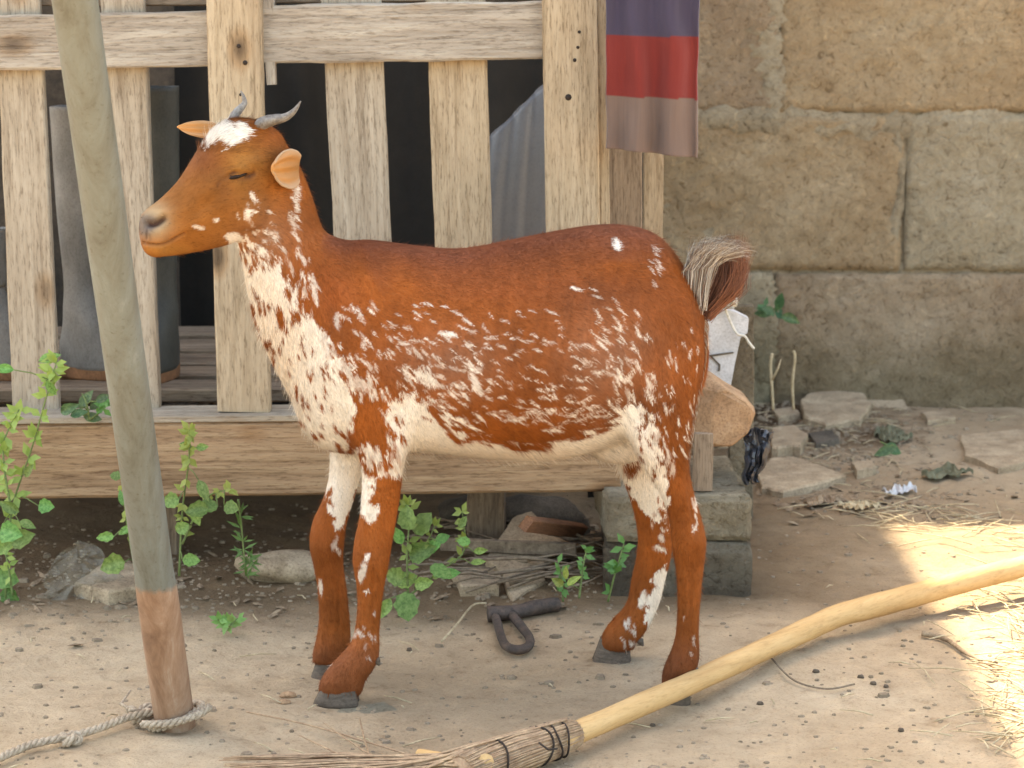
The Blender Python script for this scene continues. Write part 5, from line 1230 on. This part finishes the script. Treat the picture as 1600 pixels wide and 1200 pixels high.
strands('tail_hair', tail_brown, 5200, 2, M['fur'], goat, .0005)
strands('tail_hair', tail_grey, 3600, 3, M['fur'], goat, .00042)['label'] = 'pale grey front tuft of the tail'
# white fringe down the back of the thigh
def fringe(r_):
    t = r_.random(); y = 500+230*t; x = float(np.interp(y, [500, 560, 590, 650, 700, 730], [1104, 1099, 1093, 1082, 1075, 1072]))-2; p = P(x, y, 2.59); q = p+Vector((.003+.002*r_.random(), r_.normal()*.004, -.008-.006*r_.random()))
    return [p, (p+q)/2+Vector((.002, 0, 0)), q], np.array([.62, .52, .40] if r_.random() < .5 else [.34, .13, .04])*r_.uniform(.7, 1.1)
strands('thigh_fringe', fringe, 900, 4, M['fur'], goat, .0004, 3)
def beard(r_):
    t = r_.random(); x = 560+400*t; p = P(x, 708 if x < 900 else 700, GY+r_.normal()*.04); q = p+Vector((.008, r_.normal()*.003, -.008-.006*r_.random())); return [p, (p+q)/2, q], np.array([.66, .54, .40])*r_.uniform(.7, 1.1)

# horns
M['horn'] = simple('grey horn', (.13, .115, .105), .5, .3, 90, .6, .002, colr2=(.27, .25, .225), cs=(1, 1, 1))
def horn(pl, label):
    S = spline([(*p, r_) for p, r_ in pl], 30); V, Fc = tube_geo([Vector(s[:3]) for s in S], [s[3]*(1+.05*math.sin(i*1.5)*(1-i/30)) for i, s in enumerate(S)], 14, True, .8)
    o = mesh('horn', V, Fc, M['horn'], goat); o['label'] = label
hb = hm(404, 205)+lv*.010
def HP(px, py, d): return P(px, py, hm(404, 205).y+d)
horn([(HP(398, 202, -.012), 0.0090), (HP(412, 192, -.016), 0.0096), (HP(428, 187, -.020), 0.0084), (HP(446, 183, -.024), 0.0062), (HP(460, 173, -.027), 0.0039), (HP(470, 158, -.028), 0.0010)], 'near horn, swept back with upturned tip')
horn([(HP(362, 195, .018), 0.0065), (HP(367, 180, .020), 0.0058), (HP(375, 170, .022), 0.0047), (HP(382, 161, .024), 0.0034), (HP(380, 150, .024), 0.0022), (HP(376, 142, .024), 0.0007)], 'far horn, short and partly hidden')
# ears: cupped leaf shapes
M['ear'] = vcol('ear skin', .6, .3, .2, 600)
def ear(base, tipv, side_v, L, Wd, cup, label, rim=True):
    X = tipv.normalized(); Yv = (side_v-X*side_v.dot(X)).normalized(); Z = Yv.cross(X) if rim else X.cross(Yv); V = []; Fc = []; C = []; nu, nw = 14, 12
    for i in range(nu+1):
        u = i/nu; w = Wd*float(np.interp(u, [0, .15, .4, .7, .9, 1], [.62, .90, 1.08, 1.0, .72, .30]))
        for j in range(nw+1):
            t = (j/nw-.5)*2; a = t*cup*(1-.3*u); rr_ = w/max(cup, .1)
            V.append(base+X*(u*L-.10*L*u*t*t)+Yv*math.sin(a)*rr_*.5*1.6+Z*((1-math.cos(a))*rr_*.9)+Z*(.12*L*u*u)); e_ = abs(t)**3
            rg = .0024*math.sin(t*11+u*2)*math.sin(math.pi*u); V[-1] = V[-1]+Z*rg; C.append(tuple(np.array([.40, .175, .05])*(.6+.45*min(1, u*1.4+abs(t)*.5))*(1-e_)+np.array([.38, .24, .14])*e_))
    for i in range(nu):
        for j in range(nw): Fc.append((i*(nw+1)+j, i*(nw+1)+j+1, (i+1)*(nw+1)+j+1, (i+1)*(nw+1)+j))
    o = mesh('ear', V, Fc, M['ear'], goat, True, np.array(C)); o['label'] = label; md = o.modifiers.new('t', 'SOLIDIFY'); md.thickness = .0035; sb = o.modifiers.new('s', 'SUBSURF'); sb.levels = sb.render_levels = 1
eb = hit(458, 250)[0] or hm(450, 250)+lv*.03
ear(hm(455, 260)+lv*.033, Vector((-.62, -.75, .06)), Vector((.05, 0, 1)), .052, .032, .38, 'near ear, turned forward to show its pale orange inside')
fb_ = hm(352, 203)-lv*.030
ear(fb_+Vector((0, .0, 0)), Vector((-.95, .12, .10)), Vector((0, .5, .8)), .054, .018, .9, 'far ear, only its pointed tip showing', False)
# eyes
M['eye'] = simple('dark eye', (.016, .008, .004), .3, .2, 40, spec=.2); 
for s in (0, 1):
    p, nn = hit(374, 276); nn = Vector(nn)
    if s: p = mirror(p); nn = (nn-lv*2*nn.dot(lv))
    X = (fv+Vector((0, 0, -.12))); X = (X-nn*X.dot(nn)).normalized(); Z = nn.cross(X); V = []; Fc = []
    for i in range(9):
        t = math.pi*i/8
        for k in range(12):
            a = 2*math.pi*k/12; V.append(p-nn*.0035+X*.0118*math.cos(t)+Z*(.0030*math.sin(t)*math.cos(a)-.0006+.0012*math.cos(t))+nn*.0046*math.sin(t)*math.sin(a))
    for i in range(8):
        for k in range(12): Fc.append((i*12+k, i*12+(k+1) % 12, (i+1)*12+(k+1) % 12, (i+1)*12+k))
    mesh('eye', V, Fc, M['eye'], goat)
def lash(r_):
    u = r_.random(); k = r_.random() < .5; p = hit(357+36*u, 273+3*math.sin(math.pi*u))[0]; q0 = p+lv*.002
    if k: p = mirror(p); q0 = p-lv*.002
    o_ = lv*(1 if not k else -1); return [q0, q0+o_*.003+Vector((-.001, 0, -.001)), q0+o_*.005+Vector((-.002, 0, -.004))], np.array([.05, .025, .015])
strands('eyelashes', lash, 70, 6, M['fur'], goat, .00028, 2)['kind'] = 'stuff'
# hooves: two claws each
M['hoof'] = simple('grey hoof', (.075, .055, .038), .75, .3, 50, .4, .002, colr2=(.16, .12, .09), cs=(1, 1, 4))
def hoof(px0, px1, pyt, pyb, yc, label):
    e = empty('hoof', (0, 0, 0)); e.parent = goat; e.location = (0, 0, 0); e['label'] = label
    a = P(px0, pyb, yc); b_ = P(px1, pyb, yc); g0 = hgt(a.x, yc)-.002; top = P(px0, pyt, yc).z; L = b_.x-a.x
    for s in (-1, 1):
        V = []; Fc = []; n = 14
        for u_, (z, k, sh) in enumerate([(g0, 1.0, 0), (g0+.003, 1.02, 0), (g0+(top-g0)*.5, .90, .07), (top, .78, .17), (top+.006, .66, .22)]):
            for q in range(n):
                t = 2*math.pi*q/n; cx, sy = se(t, 2.6); 
                wy = .0098*(1-.35*max(-cx, 0)**2)
                V.append((a.x+L*(.5+sh*.5)+cx*L*.5*k, yc+s*.0095-s*.004*max(-cx, 0)+sy*wy*k, z+(top-g0)*.35*max(cx, 0)*(-1 if u_ >= 3 else 0)*.5))
        for i in range(4):
            for q in range(n): Fc.append((i*n+q, i*n+(q+1) % n, (i+1)*n+(q+1) % n, (i+1)*n+q))
        Fc.append(tuple(range(n-1, -1, -1))); Fc.append(tuple(4*n+q for q in range(n)))
        o = mesh('claw', V, Fc, M['hoof']); o.parent = e; o.location = -goat.location
hoof(491, 560, 1068, 1097, 2.557, 'near front hoof'); hoof(487, 530, 1028, 1055, 2.668, 'far front hoof')
hoof(1030, 1078, 1066, 1092, 2.566, 'near hind hoof'); hoof(926, 985, 998, 1026, 2.733, 'far hind hoof')
# dewclaws
for (x, y, Y) in [(588, 1030, 2.556), (588, 1030, 2.572), (1086, 1046, 2.556), (1086, 1046, 2.574), (1000, 1000, 2.725), (1000, 1000, 2.742), (541, 1012, 2.66)]:
    p = P(x, y, Y); V, Fc = tube_geo([p+Vector((-.006, 0, .002)), p+Vector((.001, 0, -.002)), p+Vector((.004, 0, -.008))], [.005, .005, .0015], 8); mesh('dewclaw', V, Fc, M['hoof'], goat)
